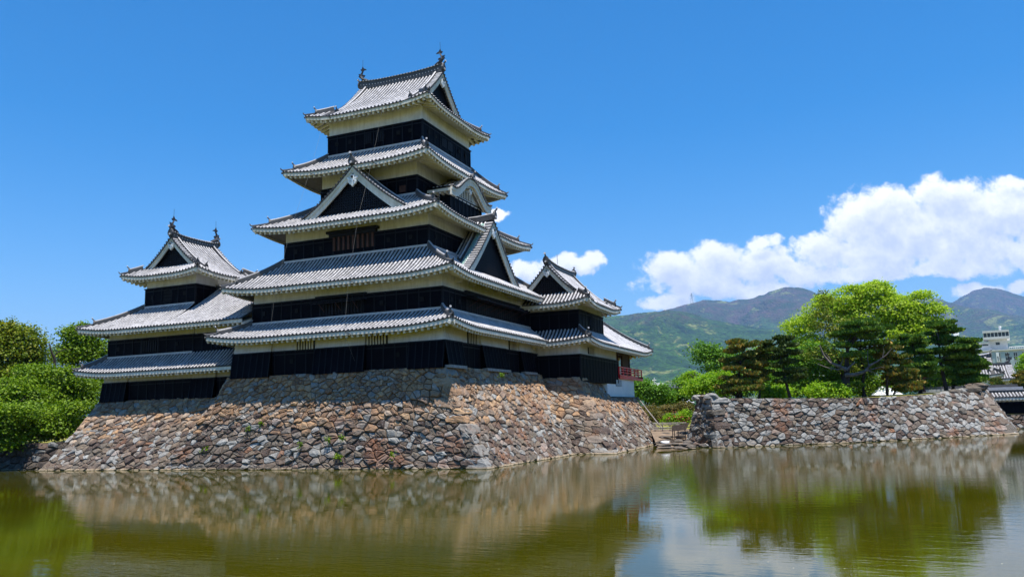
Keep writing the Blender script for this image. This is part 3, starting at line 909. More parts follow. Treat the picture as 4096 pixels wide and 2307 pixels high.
def drop_panel(parent, side, plane, a0, a1, z0, zt, zc, out, sill=False):
    # stone-dropping bay: plaster above, boards below, leaning out towards the bottom
    def T(a, d, z):
        return (a, plane - d, z) if side == 'W' else (plane + d, a, z)
    H = zc - z0
    off = lambda z: out * (zc - z) / H
    def slab(a, b, zlo, zhi, pr, th=None):
        d0, d1 = off(zlo) + pr, off(zhi) + pr
        return [T(a, -0.05, zlo), T(b, -0.05, zlo), T(b, d0, zlo), T(a, d0, zlo), T(a, -0.05, zhi), T(b, -0.05, zhi), T(b, d1, zhi), T(a, d1, zhi)]
    p = MB(); p.hexa(slab(a0, a1, zt, zc, 0.02))
    w = p.build('drop_bay', 'plaster', parent)
    c = MB(); c.hexa(slab(a0 - 0.05, a1 + 0.05, z0, zt - 0.05, 0.05)); 
    cl = c.build('drop_bay_boards', 'black', w)
    b = MB()
    b.hexa(slab(a0 - 0.10, a1 + 0.10, zt - 0.05, zt + 0.03, 0.12))
    n = max(2, int(round((a1 - a0) / 0.55)))
    for i in range(n + 1):
        a = a0 - 0.02 + (a1 - a0 + 0.04) * i / n
        b.hexa(slab(a - 0.03, a + 0.03, z0, zt - 0.05, 0.10))
    b.build('battens', 'black2', w)
    if sill:
        s = MB(); d = off(z0) + 0.07
        pts = [T(a0 - 0.06, 0.2, z0 - 0.10), T(a1 + 0.06, 0.2, z0 - 0.10), T(a1 + 0.06, d + 0.1, z0 - 0.10), T(a0 - 0.06, d + 0.1, z0 - 0.10),
               T(a0 - 0.06, 0.2, z0 + 0.08), T(a1 + 0.06, 0.2, z0 + 0.08), T(a1 + 0.06, d + 0.07, z0 + 0.10), T(a0 - 0.06, d + 0.07, z0 + 0.10)]
        s.hexa(pts); s.build('sill_board', 'greywood', w)
    return w
def hood(parent, side, plane, a0, a1, ztop, out, drop, props=True):
    # propped-up shutter over a long opening
    def T(a, d, z): return (a, plane - d, z) if side == 'W' else (plane + d, a, z)
    m = MB()
    m.hexa([T(a0, 0.05, ztop - 0.12), T(a1, 0.05, ztop - 0.12), T(a1, 0.25, ztop - 0.12), T(a0, 0.25, ztop - 0.12),
            T(a0, 0.05, ztop), T(a1, 0.05, ztop), T(a1, 0.25, ztop), T(a0, 0.25, ztop)])
    z1 = ztop - 0.45; z2 = z1 - drop
    m.hexa([T(a0, 0.08, z1 - 0.05), T(a1, 0.08, z1 - 0.05), T(a1, out, z2 - 0.05), T(a0, out, z2 - 0.05), T(a0, 0.08, z1), T(a1, 0.08, z1), T(a1, out, z2), T(a0, out, z2)])
    n = max(3, int((a1 - a0) / 0.5))
    for i in range(n + 1):
        a = a0 + (a1 - a0) * i / n
        m.hexa([T(a - 0.03, 0.08, z1 + 0.002), T(a + 0.03, 0.08, z1 + 0.002), T(a + 0.03, out, z2 + 0.002), T(a - 0.03, out, z2 + 0.002), T(a - 0.03, 0.08, z1 + 0.04), T(a + 0.03, 0.08, z1 + 0.04), T(a + 0.03, out, z2 + 0.04), T(a - 0.03, out, z2 + 0.04)])
    h = m.build('propped_shutter', 'black2', parent)
    r = MB()
    k = max(2, int((a1 - a0) / 1.3))
    for i in range(k):
        a = a0 + (a1 - a0) * (i + 0.5) / k
        r.tube([T(a, 0.10, z2 - 0.55), T(a, out - 0.05, z2 - 0.05)], 0.022, 5)
    r.build('prop_rods', 'brownwood', h)
    return h

#PART2
# ------------------------------------------------------------------ dry-stone masonry
def clip(poly, px, py, nx, ny):
    out = []; n = len(poly)
    for i in range(n):
        a = poly[i]; b = poly[(i + 1) % n]
        da = (a[0] - px) * nx + (a[1] - py) * ny; db = (b[0] - px) * nx + (b[1] - py) * ny
        if da <= 0: out.append(a)
        if (da < 0 < db) or (db < 0 < da):
            f = da / (da - db)
            out.append((a[0] + (b[0] - a[0]) * f, a[1] + (b[1] - a[1]) * f))
    return out
def masonry(mb, Pf, L, H, cw, ch, seed, bulge=0.13, extra=0.55, skip=None, edge=0.0):
    # irregular stones of about cw x ch metres set on the surface Pf(s, t)
    rs = np.random.RandomState(seed)
    pts = []
    nrow = max(1, int(round(H / ch)))
    for j in range(-1, nrow + 1):
        ncol = max(1, int(round(L / cw)))
        for i in range(-1, ncol + 1):
            s = (i + 0.5 + (0.5 if j % 2 else 0) + rs.uniform(-.42, .42)) * L / ncol
            t = (j + 0.5 + rs.uniform(-.40, .40)) * H / nrow
            pts.append((s, t))
            if rs.rand() < extra: pts.append((s + rs.uniform(-.6, .6) * cw, t + rs.uniform(-.6, .6) * ch))
    pts = np.array(pts)
    asp = cw / ch
    keep_ = np.ones(len(pts), bool)
    for k in rs.permutation(len(pts))[:max(1, len(pts) // 14)]:
        if keep_[k]:
            dd_ = np.hypot(pts[:, 0] - pts[k, 0], (pts[:, 1] - pts[k, 1]) * asp)
            keep_ &= ~((dd_ < cw * rs.uniform(0.6, 1.05)) & (dd_ > 1e-6))
    pts = pts[keep_]
    q = pts.copy(); q[:, 1] *= asp
    gs = cw * 1.6
    cells = {}
    for k, (x, y) in enumerate(q): cells.setdefault((int(x // gs), int(y // gs)), []).append(k)
    for k, (x, y) in enumerate(q):
        if not (-0.3 < pts[k][0] < L + 0.3 and -0.2 < pts[k][1] < H + 0.2): continue
        gx, gy = int(x // gs), int(y // gs)
        nb = [m for dx in (-1, 0, 1) for dy in (-1, 0, 1) for m in cells.get((gx + dx, gy + dy), []) if m != k]
        nb.sort(key=lambda m: (q[m][0] - x) ** 2 + (q[m][1] - y) ** 2)
        tilt = rs.uniform(-.25, .25)
        poly = [(x - gs, y - gs), (x + gs, y - gs), (x + gs, y + gs), (x - gs, y + gs)]
        for m in nb[:16]:
            mx, my = (q[m][0] + x) / 2, (q[m][1] + y) / 2
            nx, ny = q[m][0] - x, q[m][1] - y
            poly = clip(poly, mx, my, nx, ny)
            if len(poly) < 3: break
        if len(poly) < 3: continue
        poly = clip(poly, edge, 0, -1, 0) if len(poly) > 2 else poly
        if len(poly) > 2: poly = clip(poly, L - edge, 0, 1, 0)
        if len(poly) > 2: poly = clip(poly, 0, 0, 0, -1)
        if len(poly) > 2: poly = clip(poly, 0, H * asp, 0, 1)
        if len(poly) < 3: continue
        # drop tiny edges
        pl = []
        for p in poly:
            if not pl or math.hypot(p[0] - pl[-1][0], p[1] - pl[-1][1]) > 0.04: pl.append(p)
        if len(pl) < 3: continue
        cx = sum(p[0] for p in pl) / len(pl); cy = sum(p[1] for p in pl) / len(pl)
        if skip and skip(cx, cy / asp): continue
        n = len(pl)
        c = Pf(cx, cy / asp)
        e = 0.05
        nn = (Pf(cx + e, cy / asp) - Pf(cx - e, cy / asp)).cross(Pf(cx, cy / asp + e) - Pf(cx, cy / asp - e))
        if nn.length < 1e-9: continue
        nn.normalize()
        size = math.sqrt(max(1e-4, sum((pl[i][0] - cx) * (pl[(i + 1) % n][1] - cy) - (pl[(i + 1) % n][0] - cx) * (pl[i][1] - cy) for i in range(n)) / 2 / asp))
        b = bulge * min(1.4, size / 0.55) * rs.uniform(0.5, 1.35)
        prot = rs.uniform(-0.05, 0.06)
        tx, ty = rs.uniform(-.10, .10), rs.uniform(-.16, .04)
        rings = [(0.985, -0.20), (0.965, 0.0), (0.82, b * 0.8), (0.42, b)]
        vs = []
        for ri, (sc, d) in enumerate(rings):
            for p in pl:
                ux, uy = (p[0] - cx) * sc, (p[1] - cy) * sc
                jit = rs.uniform(-.022, .022) if ri else 0
                w = Pf(cx + ux, (cy + uy) / asp) + nn * (d + prot + (jit * 1.6 if ri > 1 else 0) + (ux * tx + uy * ty if ri else 0))
                vs.append((w.x, w.y, w.z))
        cc = c + nn * (b * rs.uniform(0.9, 1.25) + prot)
        vs.append((cc.x, cc.y, cc.z))
        fs = []
        for r in range(3):
            for i in range(n):
                fs.append((r * n + i, r * n + (i + 1) % n, (r + 1) * n + (i + 1) % n, (r + 1) * n + i))
        for i in range(n): fs.append((3 * n + i, 3 * n + (i + 1) % n, 4 * n))
        mb.add(vs, fs)
def backing(mb, Pf, L, H, d=0.10, ns=12, nt=8):
    vs = []; fs = []
    for j in range(nt + 1):
        for i in range(ns + 1):
            s, t = L * i / ns, H * j / nt
            e = 0.05
            nn = (Pf(s + e, t) - Pf(s - e, t)).cross(Pf(s, t + e) - Pf(s, t - e)).normalized()
            w = Pf(s, t) - nn * d
            vs.append((w.x, w.y, w.z))
    for j in range(nt):
        for i in range(ns):
            q = j * (ns + 1) + i
            fs.append((q, q + 1, q + ns + 2, q + ns + 1))
    mb.add(vs, fs)
def corner_stones(mb, edge, dirA, dirB, H, seed, course=0.60, la=1.45, lb=0.62, z0=-0.1):
    # long blocks laid alternately along the two faces of a corner; edge(t) is the corner line, t metres up
    rs = np.random.RandomState(seed)
    t = z0; k = 0
    dA = Vector(dirA).normalized(); dB = Vector(dirB).normalized()
    while t < H - 0.15:
        h = min(course * rs.uniform(0.75, 1.35), H - t + 0.1)
        a, b = (la, lb) if k % 2 == 0 else (lb, la)
        a *= rs.uniform(0.75, 1.25); b *= rs.uniform(0.75, 1.25)
        g = 0.03
        out = -(dA + dB).normalized() * rs.uniform(0.10, 0.22)
        def ring(tt, sh):
            c = edge(tt) + out
            j = lambda: Vector((rs.uniform(-.05, .05), rs.uniform(-.05, .05), rs.uniform(-.05, .05)))
            r1 = 0.09 + sh
            return [c + dA * r1 + dB * 0.03 + j() * .5, c + dA * a * 0.5 - (dA.cross(Vector((0, 0, 1)))) * 0 + dB * sh + j(), c + dA * (a - sh) + dB * (sh * 0.8) + j(), c + dA * (a - sh) + dB * b * .6 + j() * 0,
                    c + dA * a * .5 + dB * (b - sh) + j() * 0, c + dA * (sh) + dB * (b - sh) + j(), c + dA * sh + dB * b * 0.5 + j(), c + dA * 0.03 + dB * r1 + j() * .5]
        rings = [ring(t + g, 0.10), ring(t + g + 0.08, 0.0), ring(t + h * 0.5, -0.02), ring(t + h - g - 0.08, 0.0), ring(t + h - g, 0.10)]
        n = 8
        vs = [tuple(p) for r in rings for p in r]
        fs = [tuple(range(n))[::-1], tuple(range(4 * n, 5 * n))]
        for r in range(4):
            for i in range(n): fs.append((r * n + i, r * n + (i + 1) % n, (r + 1) * n + (i + 1) % n, (r + 1) * n + i))
        mb.add(vs, fs)
        t += h; k += 1
def interp(tab):
    # tab: [(z, x, y)] ascending z
    def f(z):
        if z <= tab[0][0]: i = 0
        else:
            i = len(tab) - 2
            for k in range(len(tab) - 1):
                if z < tab[k + 1][0]: i = k; break
        a, b = tab[i], tab[i + 1]
        w = (z - a[0]) / (b[0] - a[0])
        return Vector((a[1] + (b[1] - a[1]) * w, a[2] + (b[2] - a[2]) * w, z))
    return f
def face_between(EL, ER, zl, zr):
    # surface between two edge curves (functions of z); zl, zr = (z0, z1) for either edge
    L = ((EL(zl[0]) - ER(zr[0])).length + (EL(zl[1]) - ER(zr[1])).length) / 2
    H = max(zl[1] - zl[0], zr[1] - zr[0]) * 1.06
    def P(s, t):
        a = EL(zl[0] + (zl[1] - zl[0]) * t / H); b = ER(zr[0] + (zr[1] - zr[0]) * t / H)
        return a + (b - a) * (s / L)
    return P, L, H
def skip_none(s, t): return False

ZB = -0.35
# corner curves (z, x, y)
KC = interp([(ZB, 12.95, -11.62), (0, 12.75, -11.5), (0.9, 12.15, -11.27), (2.42, 11.15, -10.87), (4.48, 10.0, -10.40), (6.2, 9.30, -10.08), (6.65, 9.18, -10.02)])
KL = interp([(ZB, -14.1, -12.5), (0, -13.6, -12.35), (2.0, -12.15, -11.5), (3.44, -11.2, -11.05), (5.0, -10.1, -10.45), (6.65, -9.25, -10.05)])
IN = interp([(ZB, 13.9, 2.9), (0, 13.7, 3.3), (2.4, 11.9, 5.2), (4.5, 10.5, 6.6), (6.65, 9.25, 7.7)])
YC = interp([(ZB, 17.2, 2.7), (0, 16.9, 3.0), (1.02, 16.06, 4.02), (2.98, 14.6, 5.79), (5.1, 13.15, 7.45), (6.3, 12.75, 7.7)])
YM = interp([(ZB, 17.2, 15.6), (0, 16.8, 15.8), (2.98, 14.3, 16.0), (4.89, 12.85, 16.0), (6.3, 11.95, 16.0)])
YE = interp([(ZB, 17.0, 24.6), (0, 16.7, 24.4), (2.2, 14.7, 24.9), (4.55, 13.05, 25.6)])
YM2 = interp([(ZB, 17.2, 15.6), (0, 16.8, 15.8), (2.98, 14.3, 16.0), (4.6, 13.1, 16.0)])
SL = interp([(ZB, -25.6, -13.4), (0, -25.35, -13.0), (1.5, -25.2, -11.5), (3.0, -25.1, -10.1), (5.35, -24.95, -8.15)])
SR = interp([(ZB, -11.3, -12.6), (0, -11.3, -12.25), (1.5, -11.0, -11.25), (3.0, -10.5, -10.0), (5.35, -9.0, -8.15)])

def stone_base(name, label, faces, corners, cat='stone wall', loc=(0, 0, 0), m='stone', cw=0.60, ch=0.41, extra=0.9, fill='gapfill'):
    mb = MB(); bk = MB()
    for k, (EL, ER, zl, zr, seed) in enumerate(faces):
        P, L, H = face_between(EL, ER, zl, zr)
        masonry(mb, P, L, H, cw, ch, seed, 0.13 if k == 0 and seed not in (31,) else 0.085, extra)
        backing(bk, P, L, H, 0.10)
    for (E_, dA, dB, H, seed) in corners: corner_stones(mb, E_, dA, dB, H, seed)
    t = thing(name, label, cat, loc)
    mb.build('stonework', m, t)
    bk.build('rubble_core', fill, t)
    return t
stone_base('stone_rampart', 'battered dry-stone base under the tall black five-roofed keep, tan stones on top and purple-brown below', [
    (KL, KC, (ZB, 6.62), (ZB, 6.62), 3), (KC, IN, (ZB, 6.62), (ZB, 6.62), 5), (KL, interp([(ZB, -9, -8), (6.65, -8.6, -7.8)]), (1.4, 6.62), (1.4, 6.62), 8)],
    [(KC, (-1, -0.02, 0), (0.02, 1, 0), 6.5, 4)], loc=(0, 0, 0))
stone_base('stone_rampart', 'low battered stone base under the smaller three-roofed turret left of the keep', [
    (SL, SR, (ZB, 5.32), (ZB, 5.32), 21), (interp([(ZB, -27, -3), (5.35, -25.4, -3)]), SL, (ZB, 5.32), (ZB, 5.32), 22)],
    [(SL, (1, 0.05, 0), (0, 1, 0), 5.2, 24)], loc=(-19.7, -5, 0))
stone_base('stone_rampart', 'stepped stone base under the side turret and the red-railed pavilion', [
    (IN, YC, (ZB, 6.25), (ZB, 6.25), 31), (YC, YM, (ZB, 6.25), (ZB, 6.25), 32), (YM2, YE, (ZB, 4.5), (ZB, 4.5), 33)],
    [(YC, (-1, 0.0, 0), (0.05, 1, 0), 6.1, 34)], loc=(11, 14, 0))

# ------------------------------------------------------------------ the keep
keep = thing('castle_keep', 'tall black-and-white castle keep with five tiers of grey tiled roofs', 'castle keep', (0, 0, 6.6))
def sym(a, b): return (-a, a, -b, b)
A = [8.9, 8.29, 6.48, 4.45, 4.47]; B = [9.79, 8.65, 7.20, 5.25, 4.32]
ZBt = [6.60, 10.85, 15.77, 20.45, 25.18]; ZT = [8.38, 12.26, 17.18, 21.81, 26.64]; ZTOP = [10.1, 13.95, 18.85, 23.55, 28.6]
for i in range(5):
    storey(keep, -A[i], A[i], -B[i], B[i], ZBt[i] - 0.15, ZT[i], ZTOP[i])
EO = [(10.41, 11.30, 9.36), (9.97, 10.33, 13.16), (8.26, 8.98, 18.00), (6.63, 7.43, 22.72)]
OH = [1.5, 1.68, 1.78, 2.17]
for i in range(4):
    skirt(keep, sym(EO[i][0], EO[i][1]), sym(A[i + 1], B[i + 1]), EO[i][2], ZBt[i + 1] - (0.12 if i < 3 else 0.30), 0.40, OH[i])
irimoya(keep, 0, 0, 0, 5.82, 5.67, 4.15, 27.87, 32.45, 0.42, 1.35, ridge_h=0.55, lattice='slats', pend=0.75, board=0.46)
# great triangular dormer on the moat side, third roof
T = lambda x, y, z: (x, -7.42 - y, z)
PC = lambda t: 1.28 * t - 0.28 * t * t
gable_slopes(keep, T, 4.85, 22.62, 18.80, PC, 3.0)
gable_front(keep, T, 4.85, 22.62, 18.80, PC, 0.55, 'grid', 0.85, recess=0.45)
oni(keep, T, 0.05, 22.90, 1.2)
def rake_ridge(T, hw, za, zf, y, t1, sgs=(-1, 1), prof=PC, t0=0.10):
    for sg in sgs:
        RP = new_rp(); RP.ridge.T = T; RP.ridgetop.T = T
        pts = [Vector((sg * hw * (t0 + (t1 - t0) * i / 10), y, za - (za - zf) * prof(t0 + (t1 - t0) * i / 10) + 0.02)) for i in range(11)]
        RP.ridge.sweep(pts, [(-0.12, -0.08), (0.12, -0.08), (0.12, 0.20), (-0.12, 0.20)])
        RP.ridgetop.sweep([p + Vector((0, 0, 0.19)) for p in pts], [(-0.10, 0), (0.10, 0), (0.07, 0.08), (0, 0.11), (-0.07, 0.08)])
        ornament(RP, pts[-1] + Vector((0, 0, 0.05)), pts[-1] - pts[-2], 0.8)
        r = RP.ridge.build('rake_ridge', 'ridge', keep); RP.ridgetop.build('ridge_cap', 'tile', r)
rake_ridge(T, 4.85, 22.62, 18.80, -0.95, 0.93)
# great triangular dormer on the right-hand face, second roof
T = lambda x, y, z: (8.55 + y, x, z)
PD = lambda t: 1.22 * t - 0.22 * t * t
gable_slopes(keep, T, 5.0, 18.85, 13.98, PD, 4.2)
gable_front(keep, T, 5.0, 18.85, 13.98, PD, 0.52, 'slats', 0.80, recess=0.45, copper=-1)
oni(keep, T, 0.05, 19.10, 1.2)
rake_ridge(T, 5.0, 18.85, 13.98, -1.25, 0.80, (-1, 1), PD, 0.06)
# curved (undulating) dormer on the right-hand face, third roof
wb = MB(); wb.box(4.3, 6.07, -2.87, 2.87, 19.2, 21.25); wg = wb.build('dormer_wall', 'plaster', keep)
c = MB(); c.box(4.2, 6.12, -2.92, 2.92, 19.0, 20.68); c.build('board_cladding', 'black', wg)
b = MB(); b.box(4.2, 6.20, -3.0, 3.0, 20.68, 20.76)
for k in range(9):
    y = -2.9 + 5.8 * k / 8; b.box(6.12, 6.17, y - 0.035, y + 0.035, 19.0, 20.68)
b.build('battens', 'black2', wg)
T = lambda x, y, z: (6.75 + y, x, z)
def PK(t):
    q = min(1.0, t / 0.86); return (q * q * (3 - 2 * q)) ** 1.25 - 0.06 * max(0, t - 0.84) / 0.16
gable_slopes(keep, T, 3.72, 22.45, 21.02, PK, 2.3, ridge_h=0.30)
gable_front(keep, T, 3.72, 22.50, 21.02, PK, 0.56, None, 0.0, recess=0.64, wallmat='plaster', low=0.1)
gable_front(keep, lambda x, y, z: T(x, y - 0.20, z - 0.03), 3.55, 22.10, 20.80, PK, 0.30, None, 0.42, recess=0.42, wallmat='plaster', verge=False, low=0.1)
oni(keep, T, 0.03, 22.60, 0.95)
window(keep, 'S', 6.12, -1.25, 1.25, 20.88, 21.55, 8, barmat='trim', proud=0.05, barw=0.075)
ev = MB()
for sg in (-1, 1):
    ev.sweep([(4.4, sg * 3.66, 20.83), (6.6, sg * 3.66, 20.83)], [(-0.05, -0.11), (0.05, -0.11), (0.05, 0.12), (-0.05, 0.12)])
    for k in range(5): ev.box(4.6 + 0.45 * k, 4.75 + 0.45 * k, min(sg * 3.6, sg * 2.8), max(sg * 3.6, sg * 2.8), 20.60, 20.76)
    ev.box(4.3, 6.6, min(sg * 3.62, sg * 2.8), max(sg * 3.62, sg * 2.8), 20.78, 20.82)
ev.build('eave_board', 'trim', keep)

# windows, loops, shutters of the keep
window(keep, 'W', -9.79, -3.29, -1.62, 8.40, 9.25, 7, barmat='trim', barw=0.05)
window(keep, 'W', -9.79, 2.86, 4.52, 8.40, 9.25, 7, barmat='trim', barw=0.05)
window(keep, 'S', 8.9, -6.02, -4.35, 8.40, 9.25, 6, barmat='trim', barw=0.05)
window(keep, 'S', 8.9, 1.60, 3.20, 8.40, 9.25, 6, barmat='trim', barw=0.05)
drop_panel(keep, 'W', -9.79, -8.92, -5.45, 6.52, 8.38, 9.35, 0.42)
drop_panel(keep, 'W', -9.79, -1.45, 2.75, 6.52, 8.38, 9.35, 0.40)
drop_panel(keep, 'W', -9.79, 6.4, 9.05, 6.52, 8.38, 9.35, 0.42)
drop_panel(keep, 'S', 8.9, -9.95, -7.5, 6.60, 8.38, 9.35, 0.48, True)
drop_panel(keep, 'S', 8.9, -4.0, 0.35, 6.60, 8.38, 9.35, 0.48, True)
drop_panel(keep, 'S', 8.9, 3.55, 6.2, 6.60, 8.38, 9.35, 0.48, True)
window(keep, 'W', -8.65, -2.04, 1.85, 10.95, 11.80, 14, barmat='black2', proud=0.06, barw=0.05)
hood(keep, 'W', -8.65, -2.30, 2.15, 12.38, 0.85, 0.18)
window(keep, 'S', 8.29, -5.0, 5.0, 10.95, 11.80, 24, barmat='black2', proud=0.06, barw=0.05)
hood(keep, 'S', 8.29, -5.27, 5.25, 12.42, 1.15, 0.15)
window(keep, 'W', -7.20, -1.95, 1.97, 16.10, 17.16, 9, barmat='brownwood', proud=0.07, barw=0.09)
hd = MB(); hd.box(-2.30, 2.28, -7.62, -7.15, 17.42, 17.62); hd.box(-2.1, 2.1, -7.5, -7.15, 17.16, 17.42); hd.build('window_hood', 'black2', keep)
window(keep, 'W', -4.32, -0.93, -0.18, 25.45, 26.28, 4, barmat='black2', proud=0.06, barw=0.05)
window(keep, 'W', -4.32, 0.25, 1.0, 25.45, 26.28, 4, barmat='black2', proud=0.06, barw=0.05)
window(keep, 'S', 4.47, -1.16, -0.25, 25.45, 26.2, 5, barmat='black2', proud=0.06, barw=0.05)
window(keep, 'S', 4.47, -0.05, 0.86, 25.45, 26.2, 5, barmat='black2', proud=0.06, barw=0.05)
window(keep, 'W', -5.25, 2.95, 3.50, 20.60, 21.12, 4, barmat='brownwood', voidmat='brownwood', proud=0.06, barw=0.05)
for (s_, pl, ps, z) in (('W', -9.83, (-7.4, -3.6, 0.8, 5.4), 7.6), ('W', -8.69, (-7.2, -4.1, 3.4, 6.7), 11.5), ('W', -7.24, (-5.4, -3.0, 3.1, 5.0), 16.45), ('W', -4.36, (-3.6, -2.3, 2.3, 3.4), 25.9),
                        ('S', 4.51, (-3.4, -2.2, 2.0, 3.3), 25.9), ('S', 8.33, (-7.4, -6.2, 6.6), 11.5), ('S', 6.52, (-6.2, -5.0), 16.5)):
    for p in ps:
        lp = MB(); loophole(lp, s_, pl, p, z); lp.build('loophole', 'void', keep)
# brackets under the first roof and nail covers
def bkt(*a):
    m__ = MB(); m__.box(*a); m__.build('eave_bracket', 'trim', keep)
for x in (-6.4, -4.3, -0.2, 1.6, 5.6, 7.4): bkt(x - 0.10, x + 0.10, -10.6, -9.75, 9.30, 9.50)
for y in (-8.4, -6.4, -4.0, -1.8, 0.4, 2.6, 4.6): bkt(8.85, 9.75, y - 0.10, y + 0.10, 9.30, 9.50)
for x in (-5, 0.5, 6.0): bkt(x - 0.15, x + 0.15, -9.0, -8.6, 12.95, 13.25)
for y in (-6.5, -4.2, -1.9, 0.4, 2.7, 5.0): bkt(8.25, 8.75, y - 0.18, y + 0.18, 12.85, 13.2)

# lightning conductor wires hanging down the moat face, carried on small iron arms
def wire(pts):
    wr = MB()
    for a, b_ in zip(pts[:-1], pts[1:]):
        a, b_ = Vector(a), Vector(b_)
        wr.tube([a + (b_ - a) * (i / 6) - Vector((0, 0, 0.10 * math.sin(math.pi * i / 6))) for i in range(7)], 0.0055, 4)
    wr.build('conductor_wire', 'wire', keep)
wire([(1.95, -6.0, 27.9), (1.95, -7.75, 22.55), (1.8, -9.35, 17.9), (1.9, -10.7, 13.0), (2.2, -11.6, 9.25), (2.3, -10.5, 7.3)])
wire([(-3.6, -6.0, 27.9), (-3.8, -7.75, 22.55), (-4.2, -9.35, 17.9), (-4.5, -10.7, 13.0), (-4.6, -11.0, 10.2)])
for (x, y, z) in ((1.95, -6.0, 27.9), (1.95, -7.75, 22.55), (1.8, -9.35, 17.9), (1.9, -10.7, 13.0), (2.2, -11.6, 9.25), (-3.6, -6.0, 27.9), (-3.8, -7.75, 22.55), (-4.2, -9.35, 17.9), (-4.5, -10.7, 13.0)):
    am = MB(); am.tube([(x, y, z), (x + 0.35, y + 0.35, z - 0.22)], 0.025, 5); am.tube([(x, y, z), (x, y + 0.5, z - 0.05)], 0.02, 5); am.build('wire_arm', 'iron', keep)

# ------------------------------------------------------------------ the smaller keep on the left
sk = thing('castle_turret', 'smaller three-storey black-and-white turret with two ridge fish, left of the keep', 'castle turret', (-19.7, -3.4, 5.3))
storey(sk, -24.55, -14.9, -8.0, 1.2, 5.30, 6.88, 8.45)
storey(sk, -24.40, -14.9, -8.0, 1.2, 9.02, 10.48, 12.0)
storey(sk, -22.55, -16.85, -6.0, -0.8, 13.45, 15.10, 16.75)
skirt(sk, (-26.25, -14.9, -9.75, 2.9), (-24.40, -14.9, -8.0, 1.2), 7.62, 9.02, 0.38, 1.7, 'WN')
skirt(sk, (-26.15, -16.85, -9.75, 2.9), (-22.55, -16.85, -6.0, -0.8), 11.18, 13.45, 0.38, 1.72, 'WN')
irimoya(sk, -19.7, -3.4, 1, 4.0, 4.35, 2.75, 15.98, 19.48, 0.36, 1.45, D=3.5, ridge_h=0.34, lattice='grid', pend=0.62, board=0.36)
window(sk, 'W', -8.0, -20.54, -18.49, 9.30, 10.24, 8, barmat='black2', proud=0.06, barw=0.06)
drop_panel(sk, 'W', -8.0, -24.6, -21.9, 5.28, 6.88, 7.95, 0.42)
# arched window of the top storey
aw = MB()
ap = [(-0.42, 13.75), (-0.42, 14.45), (-0.36, 14.68), (-0.2, 14.86), (0, 14.95), (0.2, 14.86), (0.36, 14.68), (0.42, 14.45), (0.42, 13.75)]
vs = [(-19.9 + x, -6.075, z) for x, z in ap] + [(-19.9 + x, -5.95, z) for x, z in ap]
aw.add(vs, [tuple(range(9)), tuple(range(9, 18))[::-1]] + [(i, (i + 1) % 9, 9 + (i + 1) % 9, 9 + i) for i in range(9)])
w_ = aw.build('arched_window', 'void', sk)
ab = MB()
for k in range(5): ab.box(-20.22 + 0.16 * k - 0.02, -20.22 + 0.16 * k + 0.02, -6.12, -6.078, 13.75, 14.8)
for z in (14.0, 14.3, 14.6): ab.box(-20.3, -19.5, -6.13, -6.079, z - 0.02, z + 0.02)
ab.tube([(-19.9 + x * 1.08, -6.09, z + 0.02) for x, z in ap], 0.045, 5)
ab.build('window_frame', 'black2', w_)
for (x, z) in ((-23.2, 9.75), (-16.6, 9.8), (-21.7, 14.3), (-18.0, 14.4)):
    lp = MB(); loophole(lp, 'W', -8.04 if z < 12 else -6.04, x, z); lp.build('loophole', 'void', sk)

gal = thing('connecting_gallery', 'low two-storey tiled gallery joining the left turret to the keep', 'castle gallery', (-11.6, -4, 5.3))
storey(gal, -14.9, -8.1, -7.98, 1.0, 5.30, 6.86, 8.45)
storey(gal, -14.9, -8.1, -7.98, 1.0, 9.02, 10.46, 12.0)
drop_panel(gal, 'W', -7.98, -14.8, -12.4, 5.28, 6.86, 7.95, 0.40)
window(gal, 'W', -7.98, -12.54, -11.2, 9.30, 10.2, 6, barmat='black2', proud=0.06, barw=0.06)
RP = new_rp()
roof_side(RP, (-14.9, -9.75), (1, 0), (0, 1), 6.6, 0, 0, 1.75, 7.62, 9.02, 0, 1.7)
finish_roof(RP, gal)
RP = new_rp()
roof_side(RP, (-16.85, -9.75), (1, 0), (0, 1), 8.4, 0, 0, 6.3, 11.18, 15.0, 0, 1.72, curve=0.22)
RP.ridge.box(-16.9, -8.3, -3.62, -3.3, 14.8, 15.25)
RP.ridgetop.box(-16.9, -8.3, -3.66, -3.26, 15.25, 15.32)
finish_roof(RP, gal)

# ------------------------------------------------------------------ side turret on the right
st = thing('castle_turret', 'two-storey black-and-white side turret with a lattice gable, right of the keep', 'castle turret', (10.2, 11.4, 6.25))
storey(st, 7.2, 12.87, 7.8, 19.8, 6.25, 8.18, 10.0)
storey(st, 7.5, 12.93, 7.8, 15.05, 10.42, 12.04, 13.5)
RP = new_rp()
S1 = roof_side(RP, (8.6, 6.3), (1, 0), (0, 1), 5.77, 0, 1.44, 1.5, 9.22, 10.42, 0.34, 1.5)
S2 = roof_side(RP, (14.37, 6.3), (0, 1), (-1, 0), 8.9, 1.5, 0, 1.44, 9.22, 10.42, 0.34, 1.5)
hip_ridge(RP, [S2(1.5 * (1 - i / 12), 1 - i / 12) for i in range(13)])
finish_roof(RP, st)
irimoya(st, 10.2, 11.42, 1, 5.1, 4.17, 3.85, 12.56, 16.25, 0.42, 1.45, D=3.6, ridge_h=0.32, lattice='grid', pend=0.62, board=0.36, fish=False)
window(st, 'S', 12.87, 10.3, 12.1, 8.34, 8.92, 6, barmat='trim', proud=0.05, barw=0.06)
aw = MB(); vs = [(13.01, 11.3 + x, z - 3.1) for x, z in ap] + [(12.9, 11.3 + x, z - 3.1) for x, z in ap]
aw.add(vs, [tuple(range(9)), tuple(range(9, 18))[::-1]] + [(i, (i + 1) % 9, 9 + (i + 1) % 9, 9 + i) for i in range(9)])
